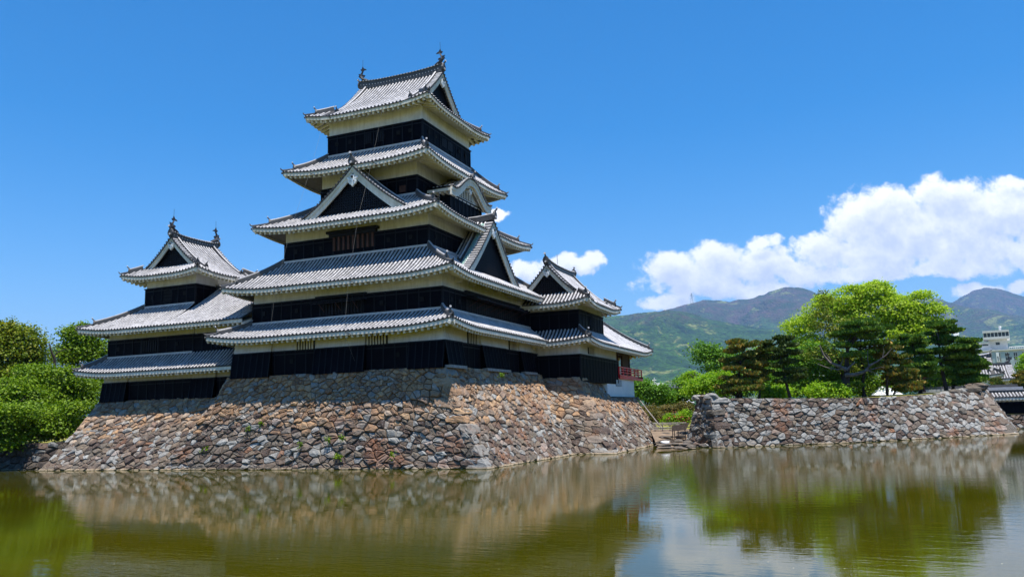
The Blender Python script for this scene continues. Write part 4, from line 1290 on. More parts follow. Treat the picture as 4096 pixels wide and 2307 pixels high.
w_ = aw.build('arched_window', 'void', st)
ab = MB(); ab.tube([(13.02, 11.3 + x * 1.08, z - 3.08) for x, z in ap], 0.045, 5)
for k in range(5): ab.box(13.02, 13.05, 10.98 + 0.16 * k - 0.02, 10.98 + 0.16 * k + 0.02, 10.65, 11.7)
ab.build('window_frame', 'black2', w_)
rb = MB(); rb.tube([(10.2, 10.6, 16.8), (10.2, 10.6, 17.7)], 0.02, 5); rb.build('lightning_rod', 'iron', st)

# ------------------------------------------------------------------ moon-viewing pavilion
pv = thing('moon_viewing_pavilion', 'open wooden pavilion with a red railed balcony on a white plastered base', 'pavilion', (10.5, 23, 4.6))
m_ = MB(); m_.box(9.0, 12.88, 15.95, 26.3, 4.62, 6.50); lw = m_.build('lower_wall', 'white', pv)
m_ = MB(); m_.box(8.9, 13.10, 15.9, 26.9, 4.30, 4.62); m_.build('foundation_beam', 'black2', pv)
window(pv, 'S', 12.88, 19.0, 21.2, 5.65, 6.28, 6, barmat='white', proud=0.03, barw=0.07)
m_ = MB(); m_.box(7.5, 12.35, 19.85, 27.4, 6.52, 6.78); m_.build('floor', 'brownwood', pv)
m_ = MB()
for (x, y) in ((12.72, 19.95), (12.2, 22.6), (12.2, 24.3), (12.2, 27.3), (8.0, 27.3), (8.0, 24.0)):
    m_.box(x - 0.10, x + 0.10, y - 0.10, y + 0.10, 6.5, 9.5)
m_.box(12.1, 12.3, 19.9, 27.4, 9.0, 9.22); m_.box(8.0, 12.3, 27.2, 27.4, 9.0, 9.22)
m_.build('posts', 'brownwood', pv)
for (y0, y1, z0, z1) in ((20.0, 22.6, 6.78, 9.0), (24.3, 27.3, 6.78, 9.0)):
    m_ = MB(); m_.box(12.15, 12.20, y0, y1, z0, z1)
    n = int((z1 - z0) / 0.2)
    for k in range(n): m_.box(12.20, 12.25, y0, y1, z0 + 0.2 * k, z0 + 0.2 * k + 0.08)
    m_.build('slatted_shutter', 'brownwood', pv)
m_ = MB(); m_.box(8.0, 12.3, 19.9, 27.4, 9.22, 9.9); m_.build('frieze_wall', 'plaster', pv)
r_ = MB()
def rail(y0, y1, x):
    for z, h in ((7.52, 0.045), (7.28, 0.035), (7.02, 0.035)): r_.box(x - 0.05, x + 0.05, y0, y1, z, z + h * 2.6)
    n = int((y1 - y0) / 1.4)
    for k in range(n + 1):
        y = y0 + (y1 - y0) * k / n; r_.box(x - 0.06, x + 0.06, y - 0.06, y + 0.06, 6.78, 7.60)
rail(20.1, 29.6, 12.98)
r_.box(12.3, 13.1, 20.05, 29.8, 6.66, 6.80); r_.box(8.0, 13.1, 27.4, 29.8, 6.66, 6.80)
for z in (7.52, 7.28, 7.02): r_.box(9.0, 12.98, 29.55, 29.64, z, z + 0.08)
r_.box(12.95, 13.06, 20.05, 29.8, 6.40, 6.82)
for k in range(10): r_.box(12.3, 13.0, 20.4 + k, 20.52 + k, 6.50, 6.66)
r_.build('balcony', 'red', pv)
RP = new_rp()
S3 = roof_side(RP, (14.37, 15.2), (0, 1), (-1, 0), 14.1, 0, 4.2, 4.2, 9.22, 12.45, 0.50, 1.6, D=5.0, curve=0.25)
S4 = roof_side(RP, (14.37, 29.3), (-1, 0), (0, -1), 8.4, 4.2, 4.2, 4.2, 9.22, 12.45, 0.50, 1.6, D=5.0, curve=0.25)
hip_ridge(RP, [S3(14.1 - 4.2 * (1 - i / 12), 1 - i / 12) for i in range(13)], end=0.97)
RP.ridge.box(10.0, 10.35, 15.1, 25.2, 12.3, 12.75)
finish_roof(RP, pv)
# bamboo gutter pole down the edge of the base
pb = MB(); pb.tube([(13.35, 25.75, 4.55), (15.0, 25.1, 2.5), (16.6, 24.5, 0.55)], 0.06, 6)
o = pb.build('bamboo_pole', 'greywood'); relocate(o, (16.6, 24.5, 0.55)); tag(o, 'long pale bamboo pole laid down the edge of the stone base below the pavilion', 'pole')

# ------------------------------------------------------------------ water and ground
wm, wtn, wb_ = mat('moat_water')
P = geop(wtn)
mp = wtn.node('ShaderNodeMapping'); mp.inputs['Rotation'].default_value = (0, 0, YAW + 0.05); mp.inputs['Scale'].default_value = (0.42, 1.5, 1.0)
wtn.l.new(P, mp.inputs[0])
na = wtn.noise(mp.outputs[0], 1.5, 3.0, 0.55, 0.4)
nb = wtn.noise(mp.outputs[0], 5.5, 3.0, 0.5, 0.2)
big = wtn.noise(P, 0.055, 3.0, 0.5)
calm = wtn.mapr(big, 0.42, 0.60, 0.25, 1.0, True)
h = wtn.math('MULTIPLY', wtn.math('ADD', na, wtn.math('MULTIPLY', nb, 0.45)), calm)
bump(wtn, wb_, h, 1.0, 0.0065)
murk = wtn.mix(wtn.mapr(wtn.noise(P, 0.10, 4.0, 0.6), 0.35, 0.65), (0.058, 0.052, 0.0010), (0.038, 0.039, 0.0010))
dust = wtn.node('ShaderNodeTexVoronoi'); dust.inputs['Scale'].default_value = 2.6; wtn.l.new(P, dust.inputs['Vector'])
spk = wtn.math('MULTIPLY', wtn.math('LESS_THAN', dust.outputs['Distance'], 0.045), wtn.math('GREATER_THAN', wtn.noise(P, 0.5, 2.0), 0.52))
wtn.l.new(wtn.mix(spk, murk, (0.50, 0.47, 0.28)), wb_.inputs['Base Color'])
wb_.inputs['Roughness'].default_value = 0.03
wb_.inputs['IOR'].default_value = 1.34
wb_.inputs['Specular IOR Level'].default_value = 0.5
M['water'] = wm
mb = MB(); mb.add([(-260, -53.5, 0), (260, -53.5, 0), (260, 130, 0), (-260, 130, 0)], [(0, 1, 2, 3)])
structure(mb.build('water', 'water'))

gm, gt, gb_ = mat('ground')
P = geop(gt)
gn = gt.noise(P, 0.8, 6.0, 0.65)
gt.l.new(gt.ramp(gn, [(0.3, (0.11, 0.12, 0.012)), (0.5, (0.20, 0.19, 0.02)), (0.62, (0.24, 0.21, 0.035)), (0.75, (0.26, 0.20, 0.10))]), gb_.inputs['Base Color'])
gb_.inputs['Roughness'].default_value = 0.95
bump(gt, gb_, gt.noise(P, 9.0, 5.0, 0.7), 0.8, 0.08)
M['ground'] = gm
BA = (20.25, 13.7); BB = (23.67, 10.95); BC = (47.85, 30.18)
# moat outline as seen from inside it, with the height of the land behind each point
OUT = [(-250, -17.6, 1.7), (-60, -15.0, 1.7), (-25.4, -9.6, 1.6), (-24.0, -6.0, 3.0), (-13.0, -5.0, 3.5), (6.0, -5.0, 4.0), (7.0, 9.0, 4.0), (10.5, 13.0, 3.6), (10.0, 22.0, 3.4), (11.5, 25.0, 1.5), (15.2, 27.6, 0.5),
       (21.4, 26.5, 0.5), (22.6, 17.0, 3.7), (26.0, 14.6, 3.75), (34.6, 20.2, 3.7), (41.5, 28.2, 3.95), (44.8, 35.0, 4.3), (47.5, 56.0, 3.0), (54.3, 66.2, 1.5), (70, 66.5, 1.5), (150, 76, 1.5), (262, 40, 1.6), (262, -53.4, 1.8), (35, -53.4, 1.8), (-250, -53.4, 1.8)]
cen = Vector((30.0, -40.0, 0))
mb = MB(); vs = []
n = len(OUT)
bed = -1.5
def gpt(x, y, k, z):
    return (cen.x + (x - cen.x) * k, cen.y + (y - cen.y) * k, z)
for ring in range(6):
    for (x, y, z) in OUT:
        d = math.hypot(x - cen.x, y - cen.y)
        if ring == 0: vs.append(gpt(x, y, 1.0, bed))
        elif ring == 1: vs.append(gpt(x, y, 1.0, z))
        elif ring == 2: vs.append(gpt(x, y, 1.0 + 6.0 / d, z + 0.15))
        elif ring == 3: vs.append(gpt(x, y, 1.0 + 45.0 / d, (z + 0.4) if z < 4.3 else 4.2))
        elif ring == 4: vs.append(gpt(x, y, 1.0 + 260.0 / d, 2.0))
        else: vs.append(gpt(x, y, 1.0 + 24000.0 / d, 2.0))
fs = []
for r in range(5):
    for i in range(n):
        j = (i + 1) % n
        fs.append((r * n + i, r * n + j, (r + 1) * n + j, (r + 1) * n + i))
vs.append((30.0, -40.0, bed))
for i in range(n): fs.append((i, (i + 1) % n, len(vs) - 1))
mb.add(vs, fs)
structure(mb.build('ground', 'ground'))
# ------------------------------------------------------------------ moat walls
def V3(x, y, z): return Vector((x, y, z))
def lin(a, b):          # edge as a function of z between two points of different height
    return lambda z: a + (b - a) * ((z - a.z) / (b.z - a.z))
RA0, RB0, RM0, RC0 = V3(20.1, 13.8, ZB), V3(23.6, 10.7, ZB), V3(33.7, 16.6, ZB), V3(48.3, 29.9, ZB)
RA1, RB1, RM1, RC1 = at_dist(2790, 1592, 71.4), at_dist(2848, 1592, 69.6), at_dist(3413, 1592, 75.3), at_dist(3935, 1566, 91.0)
RD0, RD1 = V3(53.0, 60.0, ZB), V3(50.5, 60.0, 4.8)
mb = MB(); bk = MB()
for k, (p0, p1, q0, q1, sd) in enumerate(((RA0, RA1, RB0, RB1, 41), (RB0, RB1, RM0, RM1, 42), (RM0, RM1, RC0, RC1, 43), (RC0, RC1, RD0, RD1, 44))):
    P, L, H = face_between(lin(p0, p1), lin(q0, q1), (p0.z, p1.z), (q0.z, q1.z))
    masonry(mb, P, L, H, 0.58, 0.42, sd, 0.10, 0.5); backing(bk, P, L, H, 0.10)
corner_stones(mb, lin(RB0, RB1), (1, 0.59, 0), (-0.75, 0.66, 0), RB1.z, 45, 0.6, 1.2, 0.7)
corner_stones(mb, lin(RC0, RC1), (-0.74, -0.67, 0), (0.1, 1, 0), RC1.z, 46, 0.8, 1.7, 1.2)
# boulders heaped on the far end and the near end of the wall
def boulder(mb, c, rx, ry, rz, seed):
    rs = np.random.RandomState(seed); vs = []; fs = []
    nu, nv = 8, 5
    off = rs.uniform(0.78, 1.18, (nv + 1, nu))
    ang = rs.uniform(0, 3)
    for j in range(nv + 1):
        ph = math.pi * j / nv
        for i in range(nu):
            th = 2 * math.pi * i / nu; r = off[j][i] if 0 < j < nv else 0.9
            sq = (abs(math.cos(th)) ** 4 + abs(math.sin(th)) ** 4) ** -0.25
            x, y, z = math.sin(ph) * math.cos(th) * sq * r, math.sin(ph) * math.sin(th) * sq * r, math.copysign(abs(math.cos(ph)) ** 0.8, math.cos(ph)) * (0.9 + 0.1 * r)
            vs.append((c[0] + (x * rx) * math.cos(ang) - (y * ry) * math.sin(ang), c[1] + x * rx * math.sin(ang) + y * ry * math.cos(ang), c[2] + z * rz))
    for j in range(nv):
        for i in range(nu): fs.append((j * nu + i, j * nu + (i + 1) % nu, (j + 1) * nu + (i + 1) % nu, (j + 1) * nu + i))
    mb.add(vs, fs)
for (u, v, d, r) in ((3890, 1558, 90, 0.75), (3850, 1563, 89.5, 0.55), (3820, 1572, 88, 0.75), (3780, 1578, 87, 0.6), (3915, 1548, 91, 0.8), (3880, 1545, 91, 0.55), (3750, 1582, 86, 0.5), (3858, 1582, 88.7, 0.6),
                     (2790, 1590, 71.5, 0.5), (2815, 1590, 71, 0.5), (2845, 1586, 70, 0.6)):
    p = at_dist(u, v, d); boulder(mb, p, r, r * 0.8, r * 0.55, int(u))
t = thing('moat_wall', 'long straight dry-stone moat wall on the right with boulders heaped at its far end', 'stone wall', (36, 20, 0))
mb.build('stonework', 'stone2', t); bk.build('rubble_core', 'gapfill', t)

mb = MB(); bk = MB()
LA0, LA1, LB0, LB1 = V3(-24.6, -12.2, ZB), V3(-24.6, -11.2, 2.15), V3(-60, -16.2, ZB), V3(-60, -15.6, 1.95)
P, L, H = face_between(lin(LB0, LB1), lin(LA0, LA1), (ZB, 1.95), (ZB, 2.15))
masonry(mb, P, L, H, 0.8, 0.5, 51, 0.12, 0.3); backing(bk, P, L, H)
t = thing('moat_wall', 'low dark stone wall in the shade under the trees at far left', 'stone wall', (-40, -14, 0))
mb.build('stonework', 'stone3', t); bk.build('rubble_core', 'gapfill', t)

# ------------------------------------------------------------------ inlet between base and wall
t = thing('stone_steps', 'worn stone steps going down to the water between the base and the right wall', 'steps', tuple(at_dist(2690, 1785, 67)))
rs = np.random.RandomState(5); mb = MB()
for i, (u, v, d, w, dz) in enumerate(((2660, 1790, 66.5, 1.7, .16), (2710, 1789, 66.8, 1.3, .18), (2655, 1778, 68.5, 1.5, .22), (2700, 1776, 68.8, 1.4, .22), (2738, 1780, 68.2, 1.0, .35), (2665, 1762, 71, 1.3, .22), (2715, 1762, 71, 1.4, .26),
                                      (2665, 1747, 74, 1.5, .25), (2722, 1746, 74, 1.5, .28), (2660, 1734, 78, 1.5, .25), (2720, 1732, 78, 1.7, .25), (2640, 1768, 70, 0.8, .2), (2752, 1772, 69, 0.9, .45), (2765, 1788, 67.4, 0.9, .4), (2725, 1792, 66.2, .8, .15))):
    p = at_dist(u, v, d); mb = MB(); boulder(mb, p, w * 0.5, 0.42, dz * 0.6, 100 + i); mb.build('step_stone', 'stone', t)
mb = MB(); p0, p1 = at_dist(2640, 1784, 68.0), at_dist(2760, 1784, 68.0); p2, p3 = at_dist(2775, 1715, 80), at_dist(2600, 1715, 80)
mb.add([tuple(V3(p0.x, p0.y, -0.3)), tuple(V3(p1.x, p1.y, -0.3)), tuple(V3(p2.x, p2.y, 1.3)), tuple(V3(p3.x, p3.y, 1.3))], [(0, 1, 2, 3)])
mb.build('packed_earth', 'bank', t)
mb = MB(); p = at_dist(2661, 1768, 69); boulder(mb, p, 0.42, 0.25, 0.13, 77)
o = mb.build('sack', 'white'); relocate(o, tuple(p)); tag(o, 'small white sack lying on the steps by the water', 'sack')
def rod(mb, a, b, r=0.03, n=5): mb.tube([a, b], r, n)
# bamboo fence
t = thing('bamboo_fence', 'low fence of horizontal bamboo rails across the inlet, behind the steps', 'fence', tuple(at_dist(2680, 1715, 80)))
mb = MB()
for (va, vb) in ((1692, 1690), (1698, 1697), (1710, 1709), (1718, 1716), (1726, 1723)): rod(mb, at_dist(2612, va, 79), at_dist(2745, vb, 79), 0.045)
mb.build('rails', 'greywood', t)
mb = MB()
for u in (2620, 2650, 2680, 2710, 2740): rod(mb, at_dist(u, 1688, 79.1), at_dist(u, 1738, 79.1), 0.05)
mb.build('posts', 'greywood', t)
# wicker rack
t = thing('wicker_rack', 'dark woven rack on thin legs leaning against the left end of the right wall', 'rack', tuple(at_dist(2715, 1750, 73)))
a, b_, c_, d_ = at_dist(2687, 1704, 74.0), at_dist(2757, 1690, 74.0), at_dist(2744, 1716, 72.4), at_dist(2687, 1723, 72.4)
mb = MB()
for k in range(15):
    f = k / 14; rod(mb, a + (d_ - a) * f, b_ + (c_ - b_) * f, 0.022, 4)
for k in range(22):
    f = k / 21; rod(mb, a + (b_ - a) * f, d_ + (c_ - d_) * f, 0.018, 4)
mb.build('woven_panel', 'bark', t)
for u in (2690, 2697, 2712, 2741):
    mb = MB(); q = at_dist(u, 1722, 72.5); rod(mb, q, q - V3(0, 0, 0.85), 0.04); mb.build('leg', 'bark', t)

# ------------------------------------------------------------------ plants
def quads(name, C, N, S, material, parent, aspect=1.0, up=None):
    # C centres, N normals, S sizes -> one mesh of small leaf blades
    n = len(C)
    N = N / np.maximum(1e-6, np.linalg.norm(N, axis=1))[:, None]
    rv = nr.normal(size=(n, 3)) if up is None else up
    A_ = np.cross(N, rv); A_ /= np.maximum(1e-6, np.linalg.norm(A_, axis=1))[:, None]
    B_ = np.cross(N, A_)
    a = A_ * (S * 0.5)[:, None]; b = B_ * (S * 0.5 * aspect)[:, None]
    V = np.empty((n, 4, 3))
    V[:, 0] = C - b; V[:, 1] = C + a * 0.9 - b * 0.1; V[:, 2] = C + b; V[:, 3] = C - a * 0.9 + b * 0.1
    me = bpy.data.meshes.new(name)
    me.vertices.add(n * 4); me.loops.add(n * 4); me.polygons.add(n)
    org = np.array(parent['_w']) if parent is not None else np.zeros(3)
    me.vertices.foreach_set('co', (V.reshape(-1, 3) - org).astype(np.float32).ravel())
    me.loops.foreach_set('vertex_index', np.arange(n * 4, dtype=np.int32))
    me.polygons.foreach_set('loop_start', np.arange(0, n * 4, 4, dtype=np.int32))
    me.update(calc_edges=True); me.validate()
    me.materials.append(M[material])
    o = bpy.data.objects.new(name, me); COL.objects.link(o)
    if parent is not None:
        o.parent = parent; o['_w'] = parent['_w']
    return o
def clump_pts(c, r, n, flat, rs, inner=0.45, top=0.0):
    d = rs.normal(size=(n, 3)); d /= np.linalg.norm(d, axis=1)[:, None]
    if top: d[:, 2] = np.where(d[:, 2] < -top, -d[:, 2], d[:, 2])
    rad = rs.uniform(inner, 1.0, n) ** 0.6
    P_ = d * rad[:, None] * np.array([r, r, r * flat]) + np.array(c)
    return P_, d
def limb(mb, a, b, r0, r1, rs, bend=0.12):
    a, b = Vector(a), Vector(b); L = (b - a).length
    mid = (a + b) / 2 + Vector(rs.uniform(-1, 1, 3)) * L * bend + Vector((0, 0, L * 0.06))
    m1 = (a + mid) / 2 + Vector(rs.uniform(-1, 1, 3)) * L * bend * 0.3
    mb.tube([a, m1, mid, b], lambda t: r0 + (r1 - r0) * t, 5)
def broadleaf(name, label, cat, base, crowns, material, seed, group=None, d=85.0, leaf=0.26, dens=1.0, flat=0.6, cl=0.8, trunk_r=0.22, bark='bark', fork=0.35, gap=0.0, per=70, dead=0):
    per = int(per * 2.2); dens = dens * 2.9; leaf = leaf * 0.80; cl = cl * 1.0
    # base: (u, v); crowns: [(u, v, ru, rv, dd)] photo pixels at distance d
    rs = np.random.RandomState(seed)
    b0 = at_dist(base[0], base[1], d)
    t = thing(name, label, cat, tuple(b0), group)
    m_px = mpp(base[0], base[1], d)
    Cs = []; Ns = []; Ss = []; cents = []
    for cr in crowns:
        u, v, ru, rv = cr[:4]; dd = cr[4] if len(cr) > 4 else 0
        c = at_dist(u, v, d + dd); RX, RZ = ru * m_px, rv * m_px; RY = min(RX, max(RZ, 2.0)) * 0.9
        nc = int(dens * 2.1 * (RX * RZ + RX * RY + RY * RZ) / (cl * cl) / 3.0) + 3
        for k in range(nc):
            dr = rs.normal(size=3); dr /= np.linalg.norm(dr)
            if dr[1] > 0.3 and rs.rand() < 0.5: dr[1] = -dr[1]
            rr_ = rs.uniform(0.45, 1.0) ** 0.5 * 0.93
            p = c + R0 * float(dr[0] * RX * rr_) + F0 * float(dr[1] * RY * rr_) + Vector((0, 0, float(dr[2] * RZ * rr_)))
            if rs.rand() < gap: continue
            r = cl * rs.uniform(0.55, 1.2)
            n = int(per * (r / cl) ** 2)
            D_ = rs.normal(size=(n, 3)); P_ = D_ * np.array([0.72, 0.72, 0.55 * flat]) * r + np.array(tuple(p)); P_[:, 2] += -0.25 * (D_[:, 0] ** 2 + D_[:, 1] ** 2) * r * 0.3
            Cs.append(P_); Ns.append(D_ * 0.3 + rs.normal(size=(n, 3)) * 0.6 + np.array([0, 0, 0.7])); Ss.append(leaf * rs.uniform(0.6, 1.35, n))
            cents.append(p)
    quads('crown', np.concatenate(Cs), np.concatenate(Ns), np.concatenate(Ss), material, t)
    tb = MB()
    cm = sum((Vector(at_dist(c[0], c[1], d)) * (c[2] * c[3]) for c in crowns), Vector()) / sum(c[2] * c[3] for c in crowns)
    fk = b0 + (cm - b0) * fork
    tb.tube([b0 - Vector((0, 0, 0.3)), b0 + (fk - b0) * 0.5 + Vector(rs.uniform(-.15, .15, 3)), fk], lambda q: trunk_r * (1.15 - 0.4 * q), 8)
    subs = []
    for k in range(5):
        tgt = cents[rs.randint(len(cents))]
        s = fk + (tgt - fk) * 0.45 + Vector((0, 0, 0.5)); limb(tb, fk, s, trunk_r * 0.6, trunk_r * 0.32, rs); subs.append(s)
    for k in range(min(len(cents), 46)):
        tgt = cents[rs.randint(len(cents))]
        s = min(subs, key=lambda q: (q - tgt).length)
        limb(tb, s, tgt, trunk_r * 0.22, 0.018, rs)
    tb.build('trunk', bark, t)
    return t
def pine(name, label, trunk, pads, material, seed, d=76.0, group=None, bark='bark', tr=0.15, n_per=900, leaf=0.20, dead=None):
    # trunk: list of (u, v); pads: [(u, v, ru, rv)]
    rs = np.random.RandomState(seed)
    pts = [at_dist(u, v, d) for u, v in trunk]
    t = thing(name, label, 'pine tree', tuple(pts[0]), group)
    m_px = mpp(trunk[0][0], trunk[0][1], d)
    tb = MB()
    tb.tube([pts[0] - Vector((0, 0, 0.3))] + pts, lambda q: tr * (1.25 - 0.95 * q), 7)
    Cs = []; Ns = []; Ss = []
    for (u, v, ru, rv) in pads:
        dd = rs.uniform(-1, 1) * min(1.6, ru * m_px * 0.8)
        c = at_dist(u, v, d + dd); RX, RZ = ru * m_px * 1.2, rv * m_px * 1.15
        j = min(range(len(pts)), key=lambda k: abs(pts[k].z - (c.z - 0.5)))
        limb(tb, pts[j], c - Vector((0, 0, RZ * 0.6)), tr * 0.45, 0.03, rs, 0.10)
        nsub = max(4, int(RX / 0.18)); n_per = 1900; leaf = 0.175
        for k in range(nsub):
            q = c + R0 * (rs.uniform(-.9, .9) * RX) + F0 * (rs.uniform(-.9, .9) * RX * 0.8) + Vector((0, 0, rs.uniform(-.30, .30) * RZ))
            r = rs.uniform(0.30, 0.55) * max(0.75, min(1.3, RX))
            n = int(n_per * r * r / 1.2) + 60
            P_, D_ = clump_pts(tuple(q), r, n, min(0.42, max(0.28, RZ / r * 0.6)), rs, 0.0, 0.25); P_ += rs.normal(size=(n, 3)) * np.array([.12, .12, .035])
            up = D_ * 0.5 + np.array([0, 0, 0.9]) + rs.normal(size=(n, 3)) * 0.35
            # blades stand roughly along "up": normal perpendicular to it
            nn = np.cross(up, rs.normal(size=(n, 3)))
            Cs.append(P_); Ns.append(nn); Ss.append((leaf * rs.uniform(0.7, 1.4, n), up))
            if rs.rand() < 0.6: limb(tb, c - Vector((0, 0, RZ * 0.5)), q, 0.03, 0.012, rs, 0.05)
    C = np.concatenate(Cs); N = np.concatenate(Ns); S = np.concatenate([s[0] for s in Ss]); U = np.concatenate([s[1] for s in Ss])
    # quads() builds a = N x up (short), b = N x a (long, along up)
    quads('crown', C, N, S, material, t, aspect=1.6, up=U)
    if dead:
        db = MB()
        for path, r in dead:
            db.tube([at_dist(u, v, d - 0.4) for u, v in path], lambda q, r=r: r * (1 - 0.75 * q), 6)
        db.build('bare_limbs', 'deadbark', t)
    tb.build('trunk', bark, t)
    return t
def gen_pads(u0, u1, v0, v1, n, seed, w=0.30, h=0.055, taper=0.0):
    rs = np.random.RandomState(seed); out = []
    W_, H_ = u1 - u0, v1 - v0
    out.append(((u0 + u1) / 2 + rs.uniform(-.08, .08) * W_, v0 + H_ * 0.07, W_ * 0.26, H_ * 0.075))
    for k in range(n):
        f = (k + 0.7) / n
        side = -1 if k % 2 else 1
        half = W_ * (0.5 - taper * abs(f - 0.6))
        ru = W_ * w * rs.uniform(0.65, 1.15)
        out.append(((u0 + u1) / 2 + side * rs.uniform(0.15, 1.0) * (half - ru * 0.8), v0 + H_ * (0.10 + 0.86 * f), ru, H_ * h * rs.uniform(0.8, 1.4)))
    return out

PG = 'clipped pines on the right bank'
pine('pine_tree', 'layered pine with rusty tips, leftmost of the pines on the right wall', [(2950, 1592), (2952, 1520), (2962, 1450), (2955, 1400)], gen_pads(2885, 3035, 1352, 1560, 10, 1, 0.27) + [(2965, 1555, 55, 12), (2925, 1565, 30, 10)], 'needle_warm', 61, 74.0, PG)
pine('pine_tree', 'slim rusty-tipped pine, second from the left on the right wall', [(3037, 1592), (3042, 1530), (3030, 1470), (3040, 1400)], gen_pads(2985, 3088, 1362, 1545, 10, 2, 0.32), 'needle_warm', 62, 76.0, PG, tr=0.12)
pine('pine_tree', 'narrow dark pine with a leaning trunk, beside the mid-green tree', [(3160, 1590), (3145, 1535), (3135, 1480), (3120, 1420), (3122, 1370)], [(3118, 1352, 38, 14), (3100, 1372, 30, 14), (3140, 1378, 34, 15), (3105, 1400, 34, 12), (3150, 1412, 34, 13), (3112, 1430, 32, 12), (3160, 1445, 32, 12), (3120, 1462, 30, 12), (3170, 1480, 32, 12), (3112, 1498, 28, 10), (3165, 1510, 34, 14), (3140, 1525, 34, 11), (3180, 1500, 20, 10)], 'needle_dark', 63, 75.0, PG, tr=0.14)
broadleaf('broadleaf_tree', 'mid-green broadleaf tree behind the rusty-tipped pines', 'tree', (2960, 1590), [(2850, 1440, 70, 48), (2960, 1480, 110, 75), (2820, 1390, 40, 22), (3060, 1470, 60, 90)], 'leaf_mid', 71, None, 88.0, 0.26, 1.0, 0.6, 0.85)
broadleaf('broadleaf_tree', 'tall mid-green broadleaf tree between the dark narrow pine and the craggy old tree', 'tree', (3230, 1590), [(3235, 1420, 75, 62), (3190, 1500, 60, 75), (3290, 1500, 85, 80), (3360, 1480, 60, 80), (3250, 1555, 80, 30), (3440, 1450, 70, 60), (3130, 1540, 50, 50)], 'leaf_mid', 72, None, 86.0, 0.26, 1.0, 0.6, 0.85)
broadleaf('broadleaf_tree', 'wide green tree farthest back between the rusty-tipped pines and the narrow dark one', 'tree', (3080, 1590), [(3060, 1450, 60, 70), (3100, 1530, 80, 50), (3000, 1540, 80, 45), (2900, 1550, 60, 40), (3180, 1440, 60, 50)], 'leaf_mid', 79, None, 96.0, 0.28, 1.0, 0.6, 0.9)
broadleaf('maple_tree', 'bright yellow-green maple spilling over the left end of the right wall', 'maple tree', (2830, 1590), [(2830, 1535, 60, 48), (2780, 1550, 40, 40), (2880, 1510, 40, 34), (2760, 1500, 26, 22, 3)], 'leaf_maple', 73, 'maples behind the right wall', 77.0, 0.20, 1.3, 0.42, 0.65)
broadleaf('maple_tree', 'low lime maple bush between the two right pine trunks', 'maple tree', (3090, 1592), [(3085, 1568, 50, 26), (3125, 1560, 26, 22)], 'leaf_maple', 74, 'maples behind the right wall', 77.5, 0.20, 1.3, 0.42, 0.6)
broadleaf('zelkova_tree', 'largest lime-green tree on the right bank, towering over the pines', 'tree', (3500, 1585), [(3200, 1305, 62, 46), (3290, 1230, 80, 58), (3230, 1370, 70, 34), (3400, 1200, 80, 60), (3490, 1170, 70, 40), (3560, 1230, 90, 60), (3450, 1280, 110, 70), (3640, 1250, 60, 60), (3690, 1310, 70, 36), (3730, 1225, 26, 18), (3600, 1330, 100, 45), (3690, 1180, 30, 18), (3500, 1140, 30, 13), (3755, 1240, 16, 10), (3745, 1280, 22, 12), (3180, 1390, 50, 26), (3420, 1150, 18, 12)],
          'leaf_lime', 75, None, 104.0, 0.30, 1.25, 0.40, 0.95, 0.30, per=80, gap=0.05, fork=0.45)
broadleaf('broadleaf_tree', 'dark olive spindly tree rising through the lime crown', 'tree', (3385, 1588), [(3300, 1180, 22, 32), (3295, 1250, 34, 45), (3300, 1330, 55, 55), (3360, 1300, 46, 44), (3290, 1410, 60, 40), (3350, 1400, 70, 50), (3420, 1450, 60, 40)], 'leaf_olive', 76, None, 83.0, 0.20, 0.75, 0.5, 0.7, 0.15, per=45, gap=0.25)
dl = [([(3386, 1480), (3360, 1465), (3320, 1450), (3295, 1420), (3278, 1380)], 0.20), ([(3386, 1470), (3350, 1478), (3310, 1470), (3270, 1455)], 0.10),
      ([(3330, 1455), (3318, 1432), (3300, 1410)], 0.09), ([(3380, 1500), (3420, 1498), (3460, 1485), (3480, 1460), (3510, 1445), (3535, 1425)], 0.20), ([(3450, 1490), (3480, 1478), (3520, 1468), (3538, 1470)], 0.07), ([(3510, 1445), (3545, 1420), (3570, 1390)], 0.08),
      ([(3475, 1465), (3470, 1430), (3471, 1400)], 0.07), ([(3385, 1480), (3415, 1452), (3420, 1450)], 0.12), ([(3530, 1430), (3536, 1405), (3532, 1390)], 0.05), ([(3470, 1480), (3510, 1495), (3515, 1503)], 0.05), ([(3360, 1465), (3372, 1440), (3366, 1415)], 0.06), ([(3300, 1425), (3285, 1440), (3262, 1432)], 0.05)]
pine('old_tree', 'craggy old tree with a thick dark trunk and twisted silvery bare limbs', [(3386, 1596), (3380, 1560), (3384, 1520), (3388, 1480), (3386, 1440), (3391, 1390)], [(3400, 1330, 50, 12), (3440, 1300, 55, 15), (3380, 1380, 40, 12), (3440, 1345, 60, 14), (3475, 1320, 45, 13), (3400, 1420, 40, 12), (3330, 1540, 30, 16)], 'needle', 64, 79.0, None, tr=0.42, dead=dl)
pine('pine_tree', 'round-headed dark pine right behind the craggy old tree', [(3457, 1584), (3452, 1540), (3455, 1480), (3440, 1400), (3445, 1340)], [(3430, 1290, 50, 14), (3475, 1318, 55, 15), (3405, 1320, 45, 13), (3450, 1350, 60, 14), (3490, 1372, 34, 12), (3410, 1380, 40, 12), (3390, 1540, 60, 16), (3480, 1410, 30, 12)], 'needle', 65, 83.0, PG, tr=0.22)
